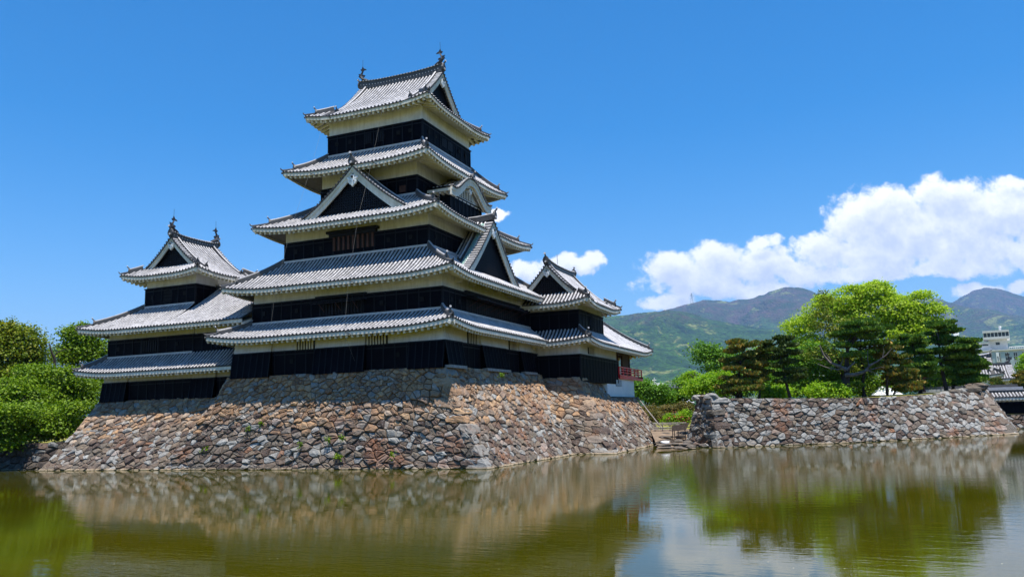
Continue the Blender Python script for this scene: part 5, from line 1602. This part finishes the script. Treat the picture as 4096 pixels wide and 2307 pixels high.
pine('pine_tree', 'rusty-tipped pine with a slim dark trunk in front of the white tent', [(3549, 1574), (3548, 1530), (3543, 1480), (3545, 1420), (3535, 1380)], [(3530, 1372, 48, 10), (3575, 1392, 36, 11), (3500, 1395, 34, 12), (3545, 1412, 50, 10), (3580, 1428, 34, 10), (3515, 1430, 30, 10), (3560, 1450, 44, 12), (3580, 1475, 34, 12), (3530, 1470, 30, 10), (3590, 1495, 30, 12)], 'needle_warm', 66, 84.0, PG, tr=0.15)
pine('pine_tree', 'low bushy pine with orange tips spreading right of the white tent', [(3575, 1575), (3590, 1548), (3610, 1530)], [(3620, 1486, 34, 12), (3600, 1508, 44, 13), (3640, 1512, 36, 12), (3590, 1530, 36, 12), (3630, 1538, 40, 14), (3610, 1556, 44, 14), (3655, 1530, 22, 14)], 'needle_warm', 67, 86.0, PG, tr=0.10)
pine('pine_tree', 'broad dark-green pine behind the low orange-tipped one', [(3681, 1562), (3672, 1520), (3665, 1460), (3655, 1400)], gen_pads(3590, 3735, 1335, 1520, 14, 7, 0.28), 'needle', 68, 89.0, PG, tr=0.2)
pine('pine_tree', 'small reddish-trunked pine under the big pines', [(3697, 1556), (3692, 1520), (3698, 1480)], [(3705, 1462, 34, 12), (3690, 1480, 30, 11), (3720, 1485, 26, 11), (3705, 1500, 30, 9)], 'needle', 69, 88.0, PG, bark='redbark', tr=0.12)
pine('pine_tree', 'tallest pine on the bank with a long pale leaning trunk', [(3784, 1550), (3772, 1500), (3760, 1440), (3757, 1380), (3752, 1320)], [(3765, 1292, 36, 11), (3745, 1308, 40, 12), (3790, 1325, 34, 11), (3735, 1335, 34, 12), (3800, 1355, 46, 13), (3850, 1362, 36, 13), (3740, 1372, 40, 12), (3725, 1410, 40, 12), (3820, 1395, 46, 13), (3865, 1388, 30, 12), (3720, 1445, 40, 12), (3830, 1425, 44, 13), (3745, 1475, 40, 11)], 'needle', 70, 91.0, PG, tr=0.20,
     dead=[([(3757, 1360), (3750, 1335), (3735, 1318)], 0.08), ([(3757, 1440), (3785, 1424), (3800, 1422)], 0.06), ([(3772, 1482), (3745, 1482), (3735, 1475)], 0.06)])
pine('pine_tree', 'dense pine at the right end of the bank, beside the gate roofs', [(3812, 1545), (3815, 1500), (3825, 1450)], gen_pads(3785, 3918, 1370, 1540, 18, 9, 0.30) + [(3890, 1520, 34, 16), (3850, 1480, 50, 16), (3850, 1420, 44, 14)], 'needle', 81, 93.0, PG, tr=0.2)
broadleaf('shrub', 'bright green rounded shrub at the foot of the craggy tree', 'shrub', (3285, 1592), [(3280, 1558, 46, 34), (3365, 1568, 24, 22)], 'leaf_maple', 77, None, 78.5, 0.22, 1.2, 0.7, 0.55, 0.08)
broadleaf('broadleaf_tree', 'shady green undergrowth tree behind the white tent', 'tree', (3480, 1580), [(3440, 1540, 60, 44), (3520, 1530, 60, 40), (3590, 1540, 50, 26, 16), (3650, 1530, 60, 40, 6), (3740, 1520, 70, 40, 8), (3820, 1500, 60, 40, 8)], 'leaf_green', 78, None, 99.0, 0.26, 1.0, 0.6, 0.8)

# left bank
broadleaf('broadleaf_tree', 'big bronze-green tree at the left edge of the picture', 'tree', (20, 1700), [(60, 1370, 100, 80), (20, 1330, 60, 60), (110, 1350, 50, 50), (20, 1480, 90, 70), (120, 1440, 60, 60), (-60, 1420, 90, 100), (150, 1420, 40, 45), (60, 1520, 110, 50), (170, 1500, 60, 40)], 'leaf_olive', 82, None, 97.0, 0.30, 1.0, 0.6, 1.0, 0.35)
broadleaf('broadleaf_tree', 'fresh green tree rising behind the left end of the smaller turret', 'tree', (380, 1700), [(340, 1360, 62, 60), (300, 1400, 66, 50), (400, 1380, 60, 60), (350, 1460, 100, 70), (280, 1330, 24, 22), (440, 1480, 60, 60), (330, 1300, 30, 18), (300, 1560, 90, 60)], 'leaf_green', 83, None, 101.0, 0.30, 1.0, 0.6, 0.95, 0.3)
CG = 'cherry trees on the left bank'
broadleaf('cherry_tree', 'spreading cherry whose lowest branches hang over the shaded wall', 'cherry tree', (18, 1748), [(60, 1560, 120, 60), (40, 1650, 110, 60), (170, 1600, 80, 60), (100, 1700, 90, 40), (40, 1765, 60, 20, -6), (60, 1640, 90, 40, -6.5), (-40, 1700, 70, 60, -6), (190, 1690, 60, 36, -5), (-60, 1620, 100, 100), (190, 1690, 70, 40)], 'leaf_green', 84, CG, 83.0, 0.25, 1.05, 0.42, 0.85, 0.28)
broadleaf('cherry_tree', 'broad green cherry touching the boarded corner of the smaller turret', 'cherry tree', (250, 1738), [(140, 1500, 90, 50), (160, 1560, 110, 50), (250, 1510, 120, 60), (330, 1580, 70, 70), (240, 1620, 100, 60), (300, 1670, 60, 45), (200, 1700, 80, 36), (370, 1520, 50, 50, 3), (290, 1640, 60, 50, -6), (130, 1660, 90, 50, -7)], 'leaf_green', 85, CG, 86.0, 0.25, 1.05, 0.42, 0.85, 0.28)
broadleaf('shrub', 'low leafy hedge-like shrub along the top of the shaded wall at left', 'shrub', (200, 1740), [(130, 1715, 90, 30), (230, 1708, 60, 34), (40, 1720, 70, 30), (275, 1715, 30, 24)], 'leaf_green', 88, None, 80.0, 0.24, 1.1, 0.6, 0.7, 0.05)
mb = MB()
for path, r in (([(218, 1434), (205, 1405), (200, 1385), (195, 1370)], 0.12), ([(215, 1430), (225, 1412), (260, 1395), (285, 1400)], 0.07), ([(225, 1410), (218, 1390), (240, 1380)], 0.04), ([(200, 1385), (206, 1372), (222, 1366)], 0.03)):
    mb.tube([at_dist(u, v, 88) for u, v in path], lambda q, r=r: r * (1 - 0.6 * q), 6)
q = at_dist(218, 1434, 88); mb.tube([q, at_dist(222, 1560, 88), at_dist(222, 1745, 88)], 0.14, 6)
o = mb.build('dead_tree', 'bark'); relocate(o, tuple(at_dist(222, 1745, 88))); tag(o, 'bare black snag poking up in the gap between the two left tree crowns', 'dead tree')

# gap greenery
broadleaf('cherry_tree', 'arching green cherry just right of the red balcony', 'cherry tree', (2590, 1680), [(2560, 1545, 50, 42), (2610, 1570, 45, 30), (2545, 1580, 40, 34), (2620, 1545, 60, 14)], 'leaf_mid', 86, 'cherry trees in the garden gap', 105.0, 0.27, 1.1, 0.5, 0.8, 0.16)
broadleaf('cherry_tree', 'green cherry filling the garden gap left of the right wall', 'cherry tree', (2690, 1680), [(2680, 1580, 70, 30), (2740, 1600, 40, 40), (2650, 1600, 50, 22), (2745, 1520, 36, 18), (2770, 1550, 30, 30)], 'leaf_mid', 87, 'cherry trees in the garden gap', 108.0, 0.27, 1.0, 0.5, 0.8, 0.16)
AG = 'clipped azaleas in the garden gap'
for k, (u, v, ru, rv, lab, d) in enumerate(((2595, 1640, 40, 18, 'orange-green azalea mound nearest the bamboo pole', 96), (2665, 1635, 40, 16, 'orange-green azalea mound in the middle of the garden gap', 98), (2635, 1668, 45, 18, 'dull brownish azalea mound just behind the fence', 90), (2725, 1625, 40, 16, 'orange-green azalea mound by the right wall', 99))):
    broadleaf('azalea_bush', lab, 'bush', (u, v + rv), [(u, v, ru, rv)], 'azalea', 90 + k, AG, d, 0.18, 1.6, 0.6, 0.5, 0.06)
fb = broadleaf('azalea_bush', 'fresh green azalea with crimson flowers behind the wicker rack', 'bush', (2705, 1690), [(2705, 1674, 48, 18), (2740, 1660, 24, 20)], 'leaf_maple', 95, AG, 88, 0.18, 1.6, 0.6, 0.5, 0.06)
rs = np.random.RandomState(9)
FC = np.array([tuple(at_dist(2705 + rs.normal() * 22, 1674 + rs.normal() * 9, 86.9 + rs.uniform(-.3, .3))) for k in range(120)])
quads('blossom', FC, rs.normal(size=(120, 3)), np.full(120, 0.17), 'flower', fb)
# grass tufts and weeds on the bank and between the stones
rs = np.random.RandomState(12)
def weeds(mb_pts, n, c, r):
    for k in range(n): mb_pts.append((c + Vector(rs.normal(size=3)) * r))
wp = []
for (u, v) in ((820, 1797), (840, 1790), (1362, 1826), (1350, 1822), (1570, 1815), (1207, 1780), (1315, 1757), (1372, 1753), (1000, 1712), (2010, 1500), (1050, 1690)):
    r_ = ray(u, v); # place on the moat face of the base
    nY, dz_ = -1.0, -1.85 / 6.6
    t_ = None
    A0_ = Vector((0, -12.0, 0)); n_ = Vector((0, 6.6, -1.85))
    t_ = (A0_ - Vector((CX, CY, CZ))).dot(n_) / r_.dot(n_)
    q = Vector((CX, CY, CZ)) + r_ * t_
    weeds(wp, 40, q + Vector((0, -0.15, 0)), 0.10)
wpa = np.array([tuple(p) for p in wp])
o = quads('weeds', wpa, rs.normal(size=(len(wpa), 3)), np.full(len(wpa), 0.10), 'leaf_green', None, 1.6); stuff(o, 'small green weeds growing between the base stones', 'weeds')

# white tent
tc = at_dist(3560, 1574, 97); t = thing('tent', 'white pitched canopy tent behind the pine trunks', 'tent', tuple(tc))
mb = MB()
def TP(x, y, z): q = tc + R0 * x + F0 * y; return (q.x, q.y, tc.z + z)
mb.add([TP(-1.6, 0, -0.1), TP(1.45, 0, -0.1), TP(1.45, 3, -0.1), TP(-1.6, 3, -0.1), TP(-0.45, 0.9, 0.85), TP(-0.45, 2.1, 0.85), TP(0.25, 0.9, 0.78)], [(0, 1, 6, 4), (1, 2, 5, 6), (2, 3, 5), (3, 0, 4, 5), (4, 6, 5)])
mb.build('canopy', 'white', t)
mb = MB()
for x, y in ((-1.5, 0.1), (1.4, 0.1), (1.4, 2.9), (-1.5, 2.9)): mb.tube([TP(x, y, -0.1), TP(x, y, -1.9)], 0.04, 6)
mb.build('poles', 'wire', t)

# ------------------------------------------------------------------ far right: gate, wall, office block
def local(c, ax=None):
    a = ax or R0; f = Vector((-a.y, a.x, 0))
    return lambda x, y, z: tuple(Vector((c.x, c.y, 0)) + a * x + f * y + Vector((0, 0, z)))
gw = at_dist(4010, 1700, 103); gT = local(gw, Vector((math.cos(0.10), math.sin(0.10), 0)))
t = thing('tiled_wall', 'black-boarded wall with a white band and tiled top on a stone footing at far right', 'wall', (gw.x, gw.y, 0))
mb = MB(); mb.T = gT; mb.box(-8, 22, 0, 0.8, 2.90, 3.45); mb.build('plaster_band', 'white', t)
mb = MB(); mb.T = gT; mb.box(-8, 22, -0.06, 0.86, 1.60, 2.92)
for k in range(32): mb.box(-8 + 0.92 * k, -7.93 + 0.92 * k, -0.10, -0.06, 1.60, 2.92)
mb.build('board_cladding', 'black', t)
RP = new_rp()
for k_ in ('valley', 'rows', 'ends', 'fascia', 'soffit', 'rafters', 'ridge', 'ridgetop'): getattr(RP, k_).T = gT
roof_side(RP, (-8, -0.65), (1, 0), (0, 1), 30, 0, 0, 1.05, 3.42, 3.98, 0, 0.6)
RP.ridge.box(-8, 22, 0.28, 0.55, 3.95, 4.20); RP.ridgetop.box(-8, 22, 0.24, 0.6, 4.20, 4.28)
RP.ridge.box(-7, 2.6, 2.3, 2.6, 4.55, 4.85); RP.rows.box(-7, 2.9, 1.6, 3.3, 4.10, 4.55)
finish_roof(RP, t)
A_, B_ = Vector(gT(-8, -0.25, -0.4)), Vector(gT(22, -0.25, -0.4))
mb = MB(); P, L, H = face_between(lin(A_ + Vector((0, -.6, 0)), A_ + V3(0, 0, 1.98)), lin(B_ + Vector((0, -.6, 0)), B_ + V3(0, 0, 1.98)), (-0.4, 1.58), (-0.4, 1.58))
masonry(mb, P, L, H, 0.8, 0.5, 55, 0.12, 0.3); mb.build('stone_footing', 'stone2', t)

gc = at_dist(3902, 1540, 124)
t = thing('gatehouse', 'white gatehouse with a grey tiled hip-and-gable roof beside the rightmost bank pine', 'gatehouse', (gc.x, gc.y, 3.0))
mb = MB(); mb.box(gc.x - 2.1, gc.x + 2.1, gc.y - 1.7, gc.y + 1.7, 4.8, 6.8); mb.build('wall', 'white', t)
mb = MB(); mb.box(gc.x - 2.2, gc.x + 2.2, gc.y - 1.8, gc.y + 1.8, 1.0, 4.85); mb.build('board_cladding', 'black', t)
irimoya(t, gc.x, gc.y, 0, 3.0, 2.7, 2.1, 6.35, 8.85, 0.25, 0.9, D=2.5, ridge_h=0.3, lattice=None, pend=0.4, fish=False, board=0.3)
gc = at_dist(3992, 1540, 130)
t = thing('gatehouse', 'wide white gatehouse with a long grey tiled gable roof in front of the office block', 'gatehouse', (gc.x, gc.y, 3.0))
mb = MB(); mb.box(gc.x - 5, gc.x + 1.3, gc.y - 1.7, gc.y + 1.7, 4.7, 6.2); mb.build('wall', 'white', t)
mb = MB(); mb.box(gc.x - 5.1, gc.x + 1.4, gc.y - 1.8, gc.y + 1.8, 1.0, 4.75); mb.build('board_cladding', 'black', t)
RP = new_rp()
roof_side(RP, (gc.x - 5.5, gc.y - 2.6), (1, 0), (0, 1), 7.4, 0, 0, 2.6, 5.95, 7.95, 0, 0.9)
roof_side(RP, (gc.x + 1.9, gc.y + 2.6), (-1, 0), (0, -1), 7.4, 0, 0, 2.6, 5.95, 7.95, 0, 0.9, raft=False)
RP.ridge.box(gc.x - 5.5, gc.x + 1.85, gc.y - 0.18, gc.y + 0.18, 7.9, 8.2)
finish_roof(RP, t)
T = lambda x, y, z: (gc.x + 1.87 + y, gc.y + x, z)
gable_front(t, T, 2.6, 7.95, 5.95, lambda q: 1.2 * q - 0.2 * q * q, 0.3, None, 0.4, recess=0.4, wallmat='white')
fishes(t, T, 8.2, False)

oc = at_dist(4010, 1560, 190); _a = (oc - Vector((CX, CY, 0))); _a.z = 0; _a.normalize(); oT = local(oc, Vector((_a.y, -_a.x, 0)))
t = thing('office_building', 'white concrete office block with a glazed lookout tower on its roof', 'office building', (oc.x, oc.y, 1.5))
s_ = mpp(4010, 1560, 190)
_ro = ray(4010, 1560); _ct = 1.0 / math.hypot(_ro.x, _ro.y)
def ux(u): return (u - 3985) * s_ * _ct
def vz(v): return at_dist(4010, v, 190).z
pl_c = plain('painted_concrete', (0.62, 0.62, 0.60), 0.8, 0.12); M['concrete'] = pl_c
M['palepanel'] = plain('pale_blue_panel', (0.42, 0.50, 0.52), 0.7, 0.1)
gl, gtn, gbb = mat('window_glass'); gbb.inputs['Base Color'].default_value = (0.03, 0.04, 0.045, 1); gbb.inputs['Roughness'].default_value = 0.08; M['glass'] = gl
mb = MB(); mb.T = oT; mb.box(ux(3860), ux(4230), 0, 14, 1.0, vz(1402)); mb.build('main_block', 'concrete', t)
mb = MB(); mb.T = oT; mb.box(ux(3858), ux(4232), -0.3, 14.2, vz(1402), vz(1396)); mb.build('parapet', 'concrete', t)
mb = MB(); mb.T = oT
for k in range(10):
    u = 3893 + 34.5 * k; mb.box(ux(u), ux(u + 17), -0.12, 0.0, vz(1480), vz(1408))
mb.build('wall_panel', 'palepanel', t)
for r_i, (va, vb) in enumerate(((1412, 1441), (1452, 1482), (1494, 1520))):
    for k in range(9):
        u = 3892 + 34.5 * k + 17.5 + (17 - 17.5) * 0 
        mb = MB(); mb.T = oT; mb.box(ux(u), ux(u + 15), -0.05, 0.02, vz(vb), vz(va)); w = mb.build('window', 'glass', t)
        mb = MB(); mb.T = oT
        for f in (0, 0.5, 1): mb.box(ux(u + 15 * f) - 0.04, ux(u + 15 * f) + 0.04, -0.10, -0.051, vz(vb), vz(va))
        mb.box(ux(u), ux(u + 15), -0.10, -0.051, vz((va + vb) / 2) - 0.05, vz((va + vb) / 2) + 0.05)
        mb.build('window_frame', 'concrete', w)
mb = MB(); mb.T = oT; mb.box(ux(3886), ux(3958), 2, 12, vz(1402), vz(1368)); mb.box(ux(3870), ux(3958), 1.8, 12, vz(1368), vz(1364)); mb.build('rooftop_wing', 'concrete', t)
mb = MB(); mb.T = oT
for (a, b_, c, d_) in ((3898, 3925, 1376, 1371), (3927, 3950, 1376, 1371), (3898, 3952, 1403, 1397)): mb.box(ux(a), ux(b_), 1.9, 2.0, vz(c), vz(d_))
mb.build('window', 'glass', t)
mb = MB(); mb.T = oT; mb.box(ux(3952), ux(4030), 2.5, 9, vz(1402), vz(1350)); tw = mb.build('tower_shaft', 'concrete', t)
mb = MB(); mb.T = oT; mb.box(ux(3981), ux(3998), 2.4, 2.5, vz(1375), vz(1365)); mb.build('window', 'glass', tw)
mb = MB(); mb.T = oT; mb.box(ux(3932), ux(4042), 1.0, 10, vz(1352), vz(1343)); mb.box(ux(3932), ux(4042), 1.0, 10, vz(1326), vz(1317)); mb.build('lookout_cabin', 'concrete', t)
mb = MB(); mb.T = oT; mb.box(ux(3935), ux(4039), 1.3, 9.7, vz(1343), vz(1326)); lw = mb.build('lookout_glazing', 'glass', t)
mb = MB(); mb.T = oT
for k in range(8): u = 3933 + 15.2 * k; mb.box(ux(u) , ux(u + 2.5), 1.1, 1.3, vz(1343), vz(1326))
mb.build('mullions', 'concrete', lw)
mb = MB(); mb.T = oT; mb.tube([(ux(4006), 4, vz(1317)), (ux(4006), 4, vz(1296))], 0.25, 6); mb.tube([(ux(4003), 4, vz(1303)), (ux(4013), 4, vz(1303))], 0.25, 6)
for u in range(4034, 4230, 8): mb.tube([(ux(u), 1, vz(1397)), (ux(u), 1, vz(1388))], 0.06, 4)
mb.tube([(ux(4034), 1, vz(1388)), (ux(4230), 1, vz(1388))], 0.06, 4); mb.build('mast_and_railing', 'concrete', t)
mb = MB(); mb.T = oT
# upright banner between the windows, four dark characters
mb.box(ux(3977), ux(3989), -0.30, -0.15, vz(1446), vz(1408)); bn = mb.build('banner', 'white', t)
mb = MB(); mb.T = oT
for k, pat in enumerate((('h2', 'v1', 'h5'), ('h1', 'h4', 'v2', 'v5'), ('v3', 'h3', 'h5'), ('h2', 'v3'))):
    zc = 1425 + 5.2 * k
    for p in pat:
        q = int(p[1]) - 3
        if p[0] == 'h': mb.box(ux(3981), ux(3986), -0.32, -0.301, vz(zc + q * 0.8 + 0.3), vz(zc + q * 0.8 - 0.3))
        else: mb.box(ux(3983.5 + q) - 0.03, ux(3983.5 + q) + 0.03, -0.33, -0.302, vz(zc + 2), vz(zc - 2))
mb.build('lettering', 'black', bn)
dsh = at_dist(3825, 1335, 185)
t = thing('satellite_dish', 'round white dish aerial showing above the pines left of the office block', 'dish', (dsh.x, dsh.y, 2.0))
mb = MB(); mb.disc(dsh, (-0.3, -1, 0.2), 0.55, 0.12, 14); mb.build('dish', 'white', t)
mb = MB(); mb.tube([dsh, (dsh.x, dsh.y, 2.0)], 0.12, 6); mb.build('mast', 'wire', t)
pine('pine_tree', 'small brownish pine between the two gatehouse roofs and the tiled wall', [(3985, 1556), (3983, 1540), (3985, 1525)], [(3985, 1519, 20, 5), (3972, 1530, 16, 5), (3996, 1533, 16, 5), (3984, 1543, 22, 5)], 'needle_warm', 91, 112.0, 'pines by the gatehouses', tr=0.1)
pine('pine_tree', 'brownish pine behind the tiled wall at the right edge of the picture', [(4080, 1560), (4075, 1530), (4085, 1500)], [(4085, 1490, 22, 7), (4062, 1503, 24, 7), (4095, 1512, 24, 7), (4070, 1524, 30, 8), (4100, 1532, 26, 8), (4068, 1540, 24, 6), (4095, 1552, 26, 6)], 'needle_warm', 92, 112.0, 'pines by the gatehouses', tr=0.12)
broadleaf('broadleaf_tree', 'small yellow-green treetop at the right edge, in front of the office block', 'tree', (4098, 1560), [(4098, 1432, 20, 16), (4094, 1462, 12, 10)], 'leaf_maple', 93, None, 118.0, 0.26, 1.1, 0.5, 0.6, 0.10)

# town seen in the garden gap
def house(label, u0, u1, vr, ve, vb, d, wallm, roofm):
    c = at_dist((u0 + u1) / 2, vb, d); s2 = d / FPX; hw = (u1 - u0) / 2 * s2; z = lambda v: 3.44 + (1628 - v) * s2
    t = thing('house', label, 'house', (c.x, c.y, 2.0)); hT = local(c)
    mb = MB(); mb.T = hT; mb.box(-hw * 0.9, hw * 0.9, 0, 6, 1.5, z(ve)); mb.build('wall', wallm, t)
    mb = MB(); mb.T = hT
    mb.add([(-hw, -0.6, z(ve) - 0.1), (hw, -0.6, z(ve) - 0.1), (hw, 3, z(vr)), (-hw, 3, z(vr)), (-hw, 6.6, z(ve) - 0.1), (hw, 6.6, z(ve) - 0.1), (-hw, -0.6, z(ve) + 0.1), (hw, -0.6, z(ve) + 0.1), (hw, 3, z(vr) + 0.25), (-hw, 3, z(vr) + 0.25), (-hw, 6.6, z(ve) + 0.1), (hw, 6.6, z(ve) + 0.1)],
           [(0, 1, 2, 3), (3, 2, 5, 4), (6, 9, 8, 7), (9, 10, 11, 8), (0, 6, 7, 1), (4, 5, 11, 10), (0, 3, 9, 6), (3, 4, 10, 9), (1, 7, 8, 2), (2, 8, 11, 5)])
    mb.build('roof', roofm, t)
    mb = MB(); mb.T = hT
    for k in range(3): mb.box(-hw * 0.6 + k * hw * 0.5, -hw * 0.6 + k * hw * 0.5 + hw * 0.25, -0.04, 0.01, z(ve) - 2.4, z(ve) - 1.0)
    mb.build('window', 'glass', t)
house('dark-roofed house beyond the garden gap', 2668, 2765, 1544, 1556, 1600, 150, 'concrete', 'ridge')
house('pale grey-roofed house low behind the cherries by the right wall', 2700, 2775, 1594, 1616, 1640, 125, 'white', 'tile')
house('white house peeping out beside the red balcony pavilion', 2596, 2668, 1536, 1552, 1600, 165, 'white', 'tile')
mb = MB(); q = at_dist(2617, 1620, 160)
for (a, b_) in (((2617, 1510), (2617, 1620)), ((2608, 1522), (2625, 1520)), ((2610, 1530), (2623, 1530))): mb.tube([at_dist(*a, 160), at_dist(*b_, 160)], 0.12, 5)
o = mb.build('aerial_mast', 'concrete'); relocate(o, tuple(q)); tag(o, 'thin white aerial mast above the garden cherries', 'mast')

# ------------------------------------------------------------------ hills
def vnoise(x, y, seed):
    xi = np.floor(x).astype(int); yi = np.floor(y).astype(int); xf = x - xi; yf = y - yi
    xf = xf * xf * (3 - 2 * xf); yf = yf * yf * (3 - 2 * yf)
    def h(a, b):
        k = (a * 374761393 + b * 668265263 + seed * 974634777) & 0x7fffffff
        k = ((k ^ (k >> 13)) * 1274126177) & 0x7fffffff
        return (k & 0xffff) / 65535.0
    return (h(xi, yi) * (1 - xf) + h(xi + 1, yi) * xf) * (1 - yf) + (h(xi, yi + 1) * (1 - xf) + h(xi + 1, yi + 1) * xf) * yf
def fbm(x, y, seed, o=5, ridged=False):
    s = 0; a = 0.5; f = 1.0; tot = 0
    for k in range(o):
        n = vnoise(x * f, y * f, seed + k)
        if ridged: n = 1 - abs(2 * n - 1)
        s = s + n * a; tot += a; a *= 0.5; f *= 2.03
    return s / tot
def hill(name, sil, d, r0, r1, material, seed, na=420, nrad=120, rough=1.0):
    us = [s[0] for s in sil]; vs_ = [s[1] for s in sil]
    U = np.linspace(us[0], us[-1], na); Vv = np.interp(U, us, vs_)
    az = np.zeros(na); el = np.zeros(na)
    for i in range(na):
        r_ = ray(U[i], Vv[i]); az[i] = math.atan2(r_.x, r_.y); el[i] = r_.z / math.hypot(r_.x, r_.y)
    rad = np.concatenate([np.linspace(r0, d, nrad - 14), np.linspace(d, r1, 15)[1:]])
    AZ, RD = np.meshgrid(az, rad); EL, _ = np.meshgrid(el, rad)
    X = CX + np.sin(AZ) * RD; Y = CY + np.cos(AZ) * RD
    f = np.where(RD < d, np.clip((RD - r0) / (d - r0), 0, 1), 1 - np.clip((RD - d) / (r1 - d), 0, 1))
    fs_ = np.where(RD < d, f ** 1.15, f ** 0.8)
    peak = EL * d + CZ
    sp = fbm(X / (d * 0.10), Y / (d * 0.16), seed, 5, True)
    fine = fbm(X / (d * 0.012), Y / (d * 0.012), seed + 50, 4)
    edge = np.clip(f * (1 - f) * 4, 0, 1)
    Z = peak * fs_ * (1 + rough * 0.75 * (sp - 0.6) * edge) + rough * (fine - 0.5) * d * 0.005 * np.clip(f * 3, 0, 1)
    Z = np.where(RD < d * 0.999, np.minimum(Z, CZ + EL * RD * (0.90 + 0.08 * f)), Z)
    Z = np.maximum(Z, 0.5 + f * 2)
    V = np.stack([X, Y, Z], -1).reshape(-1, 3)
    m, n = AZ.shape
    idx = np.arange(m * n).reshape(m, n)
    F = np.stack([idx[:-1, :-1], idx[:-1, 1:], idx[1:, 1:], idx[1:, :-1]], -1).reshape(-1, 4)
    me = bpy.data.meshes.new(name)
    me.from_pydata(V.tolist(), [], F.tolist()); me.materials.append(M[material])
    me.polygons.foreach_set('use_smooth', [True] * len(me.polygons)); me.update()
    o = bpy.data.objects.new(name, me); COL.objects.link(o); o['kind'] = 'structure'
    return o
def hill_mat(name, zr, green=1.0):
    m, t, b = mat(name)
    P = geop(t)
    sx = t.node('ShaderNodeSeparateXYZ'); t.l.new(P, sx.inputs[0])
    big = t.noise(P, 0.0011, 6.0, 0.6, 0.6)
    mid = t.noise(P, 0.005, 6.0, 0.65, 0.3)
    zz = t.math('ADD', t.math('DIVIDE', sx.outputs[2], zr), t.math('MULTIPLY', t.math('SUBTRACT', big, 0.5), 1.6))
    forest = t.mix(t.mapr(mid, 0.35, 0.65), (0.010, 0.038, 0.010), (0.065, 0.155, 0.022))
    brown = t.mix(t.mapr(mid, 0.4, 0.6), (0.125, 0.078, 0.070), (0.036, 0.066, 0.026))
    c = t.mix(t.mapr(zz, 0.55, 0.95), forest, brown)
    pn = t.noise(P, 0.0023, 6.0, 0.65, 1.2)
    c = t.mix(t.mapr(pn, 0.575, 0.63), c, (0.22, 0.25, 0.075))
    vo = t.node('ShaderNodeTexVoronoi'); vo.inputs['Scale'].default_value = 0.028; t.l.new(P, vo.inputs['Vector'])
    c = t.mix(t.mapr(vo.outputs['Distance'], 0.2, 0.75, 0.0, 0.55), c, (0.008, 0.018, 0.008))
    t.l.new(c, b.inputs['Base Color']); b.inputs['Roughness'].default_value = 1.0; b.inputs['Specular IOR Level'].default_value = 0.05
    h = t.math('SUBTRACT', t.math('MULTIPLY', t.noise(P, 0.012, 5.0, 0.65), 1.5), vo.outputs['Distance'])
    bump(t, b, h, 1.0, 34.0)
    return m
M['hillA'] = hill_mat('wooded_hillside', 1400.0)
M['hillB'] = hill_mat('high_hillside', 1400.0)
hill('hills', [(700, 1640), (1200, 1500), (1700, 1400), (2100, 1330), (2350, 1285), (2413, 1266), (2531, 1257), (2620, 1243), (2720, 1240), (2800, 1264), (2950, 1300), (3100, 1318), (3300, 1350), (3500, 1370), (3700, 1330), (3850, 1340), (4100, 1390), (4400, 1420)], 8400, 3800, 10400, 'hillA', 3, 560)
hill('hills', [(900, 1600), (1500, 1480), (2150, 1360), (2450, 1290), (2610, 1252), (2716, 1225), (2768, 1209), (2808, 1200), (2861, 1202), (2920, 1205), (3005, 1192), (3058, 1179), (3098, 1163), (3137, 1152), (3177, 1149), (3216, 1153), (3249, 1166), (3275, 1182), (3350, 1215), (3450, 1225), (3550, 1200), (3640, 1184), (3700, 1182), (3749, 1192), (3848, 1219), (3980, 1242), (4096, 1265), (4400, 1340)], 13000, 7200, 16000, 'hillB', 17, 560)
hill('hills', [(3600, 1330), (3740, 1240), (3789, 1215), (3822, 1204), (3861, 1179), (3907, 1160), (3940, 1152), (3980, 1150), (4006, 1154), (4046, 1169), (4096, 1186), (4200, 1230), (4450, 1300)], 17600, 13800, 21000, 'hillB', 29)
hill('hills', [(-700, 1480), (-300, 1440), (0, 1410), (120, 1392), (190, 1386), (300, 1400), (600, 1440), (1300, 1500), (2300, 1560)], 14000, 10000, 17000, 'hillB', 37, 200, 60)
# pylon on the ridge
pyb = at_dist(2768, 1213, 12800); mb = MB(); t = thing('pylon', 'thin power pylon standing on the crest of the nearer mountain', 'pylon', tuple(pyb))
hh = 165.0
for sx_ in (-1, 1):
    for sy_ in (-1, 1): mb.tube([pyb + R0 * (sx_ * 18) + F0 * (sy_ * 18), pyb + R0 * (sx_ * 4) + F0 * (sy_ * 4) + V3(0, 0, hh)], 1.8, 4)
for z in (40, 80, 120): mb.tube([pyb + R0 * (-16 + z / 12) + V3(0, 0, z), pyb + R0 * (16 - z / 12) + V3(0, 0, z + 24)], 1.4, 4)
mb.build('tower_frame', 'iron', t)
mb = MB()
for z in (115, 138, 160): mb.tube([pyb + R0 * -26 + V3(0, 0, z), pyb + R0 * 26 + V3(0, 0, z)], 1.5, 4)
mb.build('cross_arms', 'iron', t)

# ------------------------------------------------------------------ haze
HAZE = 4.2e-5
if HAZE:
    hm = bpy.data.materials.new('haze'); hm.use_nodes = True
    ht = NT(hm.node_tree); ht.n.clear()
    pvn = ht.node('ShaderNodeVolumePrincipled'); pvn.inputs['Density'].default_value = HAZE
    pvn.inputs['Color'].default_value = (0.36, 0.60, 1.0, 1); pvn.inputs['Anisotropy'].default_value = 0.0
    ho = ht.node('ShaderNodeOutputMaterial'); ht.l.new(pvn.outputs[0], ho.inputs['Volume'])
    M['haze'] = hm
    mb = MB(); mb.box(-26000, 26000, -26000, 26000, -3.0, 2900.0)
    stuff(mb.build('haze', 'haze'))

for o in bpy.data.objects:
    if '_w' in o.keys(): del o['_w']
